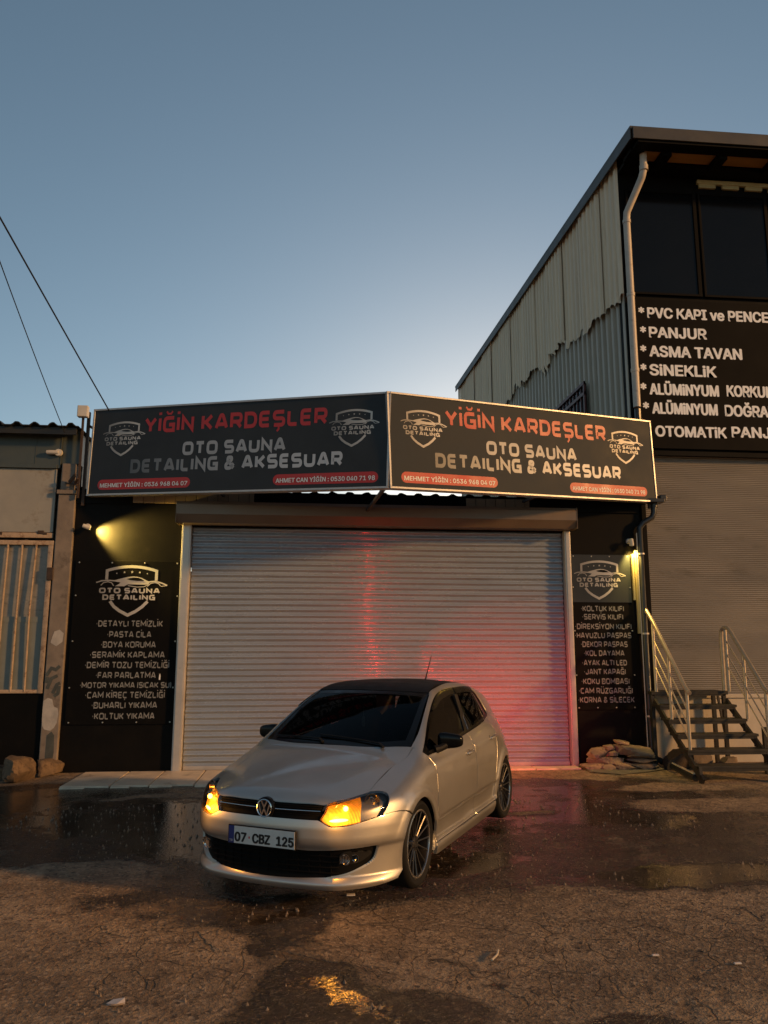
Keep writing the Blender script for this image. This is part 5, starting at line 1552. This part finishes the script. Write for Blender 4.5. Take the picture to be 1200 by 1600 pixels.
def rbox(b, c, s_, e=4.):
    bm_ = bmesh.new(); bmesh.ops.create_cube(bm_, size=1); bmesh.ops.subdivide_edges(bm_, edges=bm_.edges[:], cuts=4, use_grid_fill=True)
    for q in bm_.verts:
        p = q.co * 2; nn = (abs(p.x) ** e + abs(p.y) ** e + abs(p.z) ** e) ** (1 / e); p = p / nn
        q.co = Vector((p.x * s_[0], p.y * s_[1], p.z * s_[2]))
    if len(c) > 3:
        bmesh.ops.rotate(bm_, verts=bm_.verts[:], cent=(0, 0, 0), matrix=Matrix.Rotation(c[3], 3, 'Y'))
    bmesh.ops.translate(bm_, verts=bm_.verts[:], vec=c[:3]); b.bm(bm_)
for y in (.35, -.35):
    b = MB(); rbox(b, (-1.15, y, .52), (.27, .24, .09)); rbox(b, (-1.42, y, .82, -.30), (.09, .23, .32)); so = b.build('seat', 'seat_fabric', car, True)
    b = MB(); rbox(b, (-1.53, y, 1.15, -.25), (.05, .13, .09)); b.build('headrest', 'seat_fabric', so, True)
b = MB(); rbox(b, (-2.15, 0, .55), (.25, .58, .10)); rbox(b, (-2.42, 0, .80, -.35), (.08, .58, .28)); b.build('rear_seat', 'seat_fabric', car, True)
b = MB(); rbox(b, (-.50, 0, .82), (.28, .66, .12), 5); b.build('dashboard', 'black_plastic', car, True)
b = MB(); cs = (-.90, .35, .86)
ring = [(cs[0] + .18 * math.sin(t) * .38, cs[1] + .18 * math.cos(t), cs[2] + .18 * math.sin(t) * .92) for t in np.linspace(0, 2 * math.pi, 28, endpoint=False)]
b.tube(ring, .014, 8, closed=True); b.bar((cs[0], cs[1] - .17, cs[2]), (cs[0], cs[1] + .17, cs[2]), .03, .03); b.tube([cs, (-.62, .35, .76)], .03, 8); b.build('steering_wheel', 'black_plastic', car, True)
b = MB(); rbox(b, (-.80, 0, 1.225), (.02, .11, .032)); b.build('rear_mirror', 'black_plastic', car, True)
b = MB(); b.tube([(-.80, -.01, 1.19), (-.80, -.012, 1.10)], .003, 6); rbox(b, (-.80, -.012, 1.06), (.008, .016, .045)); b.build('hanging_ornament', 'lamp_white', car, True)
for s in (1, -1):
    b = MB(); b.tube([(-1.49, .60 * s, 1.26), (-1.47, .66 * s, 1.10), (-1.40, .70 * s, .92)], .035, 8); b.build('inner_pillar', 'black_plastic', car, True)
# ------------------------------------------------------------------ the two sign boards
def sign(o, e, label, W_, lit):
    o, e = Vector(o), Vector(e)
    ux = (e - o).normalized(); n = ux.cross(Vector((0, 0, 1))).normalized(); vz = n.cross(ux) * -1
    if vz.z < 0: vz = -vz
    ny = vz.cross(ux)
    M = Matrix((ux, ny, vz)).transposed().to_4x4(); M.translation = o
    s = empty('sign_board', label=label, cat='sign'); s.matrix_world = M
    H = 1.292
    b = MB(); b.box(.025, W_ - .025, -.0, .11, .025, H - .025); b.build('panel', 'sign_vinyl', s)
    b = MB()
    for q in ((0, W_, 0, .028), (0, W_, H - .028, H)): b.box(q[0], q[1], -.014, .12, q[2], q[3], .004)
    for q in ((0, .028), (W_ - .028, W_)): b.box(q[0], q[1], -.012, .118, .029, H - .029, .004)
    b.build('frame', 'sign_frame', s)
    y = -.0015
    link_mesh('title_lettering', *techno('YİĞİN KARDEŞLER', .865, 3.635, .89, .235, .228, .15, y), 'print_red', s)
    link_mesh('lettering', *techno('OTO SAUNA', 1.50, 3.055, .545, .195, .25, .15, y), 'print_silver', s)
    link_mesh('lettering', *techno('DETAILING & AKSESUAR', .685, 3.87, .315, .200, .25, .15, y), 'print_fade', s)
    for cx, zc in ((.535, .875), (4.01, .872)):
        a, w = badge_mesh(cx, zc - .045, .69, y)
        bo = a.build('badge', 'badge_fade', s, fix=False); w.build('badge_window', 'sign_vinyl', bo, fix=False)
    for x0, x1, z0, z1, t in ((.17, 1.655, .085, .232, 'MEHMET YİĞİN : 0536 968 04 07'), (2.895, 4.365, .082, .228, 'AHMET CAN YİĞİN : 0530 040 71 98')):
        p = link_mesh('phone_strip', *pill(x0, x1, z0, z1, y), 'print_red', s)
        link_mesh('phone_lettering', *sans(t, x0 + .045, x1 - .045, z0 + .034, .082, .030, y - .001), 'print_white', p)
    # a few rivets and a sagging seam of the vinyl
    return s
sign((-3.24, -.1, 3.83), (.972, -1.714, 3.703), 'left half of the angled black sign above the shutter, nearer the shed', 4.505, 0)
sign((.985, -1.716, 3.703), (5.268, -.173, 3.887), 'right half of the angled black sign above the shutter, nearer the warehouse', 4.555, 1)

# ------------------------------------------------------------------ posters beside the shutter
def poster(x0, x1, z0, z1, rows, badge, label, clip):
    s = empty('poster', ((x0 + x1) / 2, -.012, z0), label=label, cat='poster')
    cx = (x0 + x1) / 2
    b = MB(); b.box(x0 - cx, x1 - cx, -.010, .011, 0, z1 - z0, .003); b.build('panel', 'black_board', s)
    if badge:
        a, w = badge_mesh(badge[0] - cx, badge[1] - z0, badge[2], -.0115)
        bo = a.build('badge', 'badge_fade', s, fix=False); w.build('badge_window', 'black_board', bo, fix=False)
    for t, a, b_, z, h in rows: link_mesh('lettering', *techno(t, a - cx, b_ - cx, z - z0, h, .20, .15, -.0115), 'print_grey', s)
    b = MB()
    for px in np.linspace(x0 + .05, x1 - .05, 4):
        for pz in (z0 + .03, z1 - .03): b.lathe([(0, -.018), (.010, -.016), (.012, -.0105)], 8, 'y', (px - cx, 0, pz - z0))
    for pz in np.linspace(z0 + .5, z1 - .5, 3):
        for px in (x0 + .03, x1 - .03): b.lathe([(0, -.018), (.010, -.016), (.012, -.0105)], 8, 'y', (px - cx, 0, pz - z0))
    b.build('screws', 'screw', s, True)
    return s
L_ = [('-DETAYLI TEMİZLİK', -3.006, -2.088, 1.974), ('-PASTA CİLA', -2.847, -2.240, 1.823), ('-BOYA KORUMA', -2.925, -2.171, 1.681), ('-SERAMİK KAPLAMA', -3.066, -2.040, 1.540), ('-DEMİR TOZU TEMİZLİĞİ', -3.126, -1.971, 1.399),
      ('-FAR PARLATMA', -2.970, -2.149, 1.258), ('-MOTOR YIKAMA (SICAK SU)', -3.175, -1.931, 1.127), ('-CAM KİREÇ TEMİZLİĞİ', -3.095, -2.012, .988), ('-BUHARLI YIKAMA', -3.000, -2.110, .850), ('-KOLTUK YIKAMA', -2.982, -2.138, .703)]
poster(-3.345, -1.875, .632, 2.91, [(t, a, b, z, .088 if 'MOTOR' not in t else .080) for t, a, b, z in L_], (-2.553, 2.485, .985), 'larger poster left of the shutter listing washing services under a shield badge', 0)
R_ = [('-KOLTUK KILIFI', 4.043, 4.709, 2.229), ('-SERVİS KILIFI', 4.057, 4.692, 2.106), ('-DİREKSİYON KILIFI', 3.943, 4.814, 1.963), ('-HAVUZLU PASPAS', 3.937, 4.806, 1.831), ('-DEKOR PASPAS', 4.020, 4.740, 1.700), ('-KOL DAYAMA', 4.063, 4.683, 1.569),
      ('-AYAK ALTI LED', 4.028, 4.715, 1.429), ('-JANT KAPAĞI', 4.051, 4.688, 1.299), ('-KOKU BOMBASI', 4.006, 4.740, 1.160), ('-CAM RÜZGARLIĞI', 3.961, 4.781, 1.022), ('-KORNA & SİLECEK', 3.946, 4.803, .892)]
s_ = poster(3.905, 4.855, .79, 3.09, [(t, a, b, z, .084) for t, a, b, z in R_], (4.357, 2.705, .80), 'narrower poster right of the shutter listing car accessories under a shield badge', 1)
b = MB(); b.box(-.465, .462, -.0135, -.0100, 1.575, 2.295, .001); b.build('badge_field', 'sign_vinyl', s_)
for o in bpy.data.objects:
    if o.parent == s_ and o.name.startswith('badge') and 'field' not in o.name: o.location.y -= .0040
    if o.parent == s_ and o.name.startswith('badge'):
        pass
sb = MB(); sb.box(-2.125, -2.098, -.024, -.0235, 1.235, 1.325)
vv = [(-2.105, -.025, 1.24), (-2.085, -.025, 1.235), (-2.083, -.025, 1.29), (-2.092, -.025, 1.33), (-2.102, -.025, 1.30)]
sb = MB(); sb.add([(p[0], p[1], p[2]) for p in vv] + [(p[0], -.0235, p[2]) for p in vv], [(0, 1, 2, 3, 4), (9, 8, 7, 6, 5)] + [(i, (i + 1) % 5, 5 + (i + 1) % 5, 5 + i) for i in range(5)])
o = sb.build('sticker', 'print_white'); tag(o, 'small torn white sticker on the left poster beside its sixth line', 'sticker')

# ------------------------------------------------------------------ lit wall spots
def wall_spot(loc, aim, label, watt, cone):
    e = empty('wall_spotlight', loc, label=label, cat='spotlight')
    aim = Vector(aim).normalized()
    b = MB(); b.lathe([(0, -.035), (.030, -.035), (.040, -.025), (.042, 0)], 18, 'y'); b.build('base', 'lamp_white', e, True)
    jt = Vector((0, -.11, -.015))
    b = MB(); b.tube([(0, -.03, 0), (0, -.07, -.002), jt], .012, 8)
    b.tube([jt - aim * .045, jt - aim * .04, jt + aim * .055, jt + aim * .065], [.016, .030, .036, .034], 16, cap=False); h = b.build('spot_head', 'lamp_white', e, True)
    b = MB(); b.tube([jt + aim * .050, jt + aim * .054], [.033, .033], 16); b.build('bulb', 'lamp_glow', e)
    ld = bpy.data.lights.new('wall_spotlight_beam', 'SPOT'); ld.energy = watt; ld.color = (1, .66, .14); ld.spot_size = R(cone); ld.spot_blend = .75; ld.shadow_soft_size = .03
    lo = bpy.data.objects.new('wall_spotlight_beam', ld); COL.objects.link(lo); lo.parent = e; lo.location = jt + aim * .075
    lo.rotation_euler = aim.to_track_quat('-Z', 'Y').to_euler()
wall_spot((-3.215, -.005, 3.40), (.93, .26, -.26), 'lit white spotlight above the left poster, shining along the wall', 620, 84)
wall_spot((4.845, -.005, 3.30), (.10, .18, -1.0), 'lit white spotlight above the right poster, shining downwards', 120, 85)
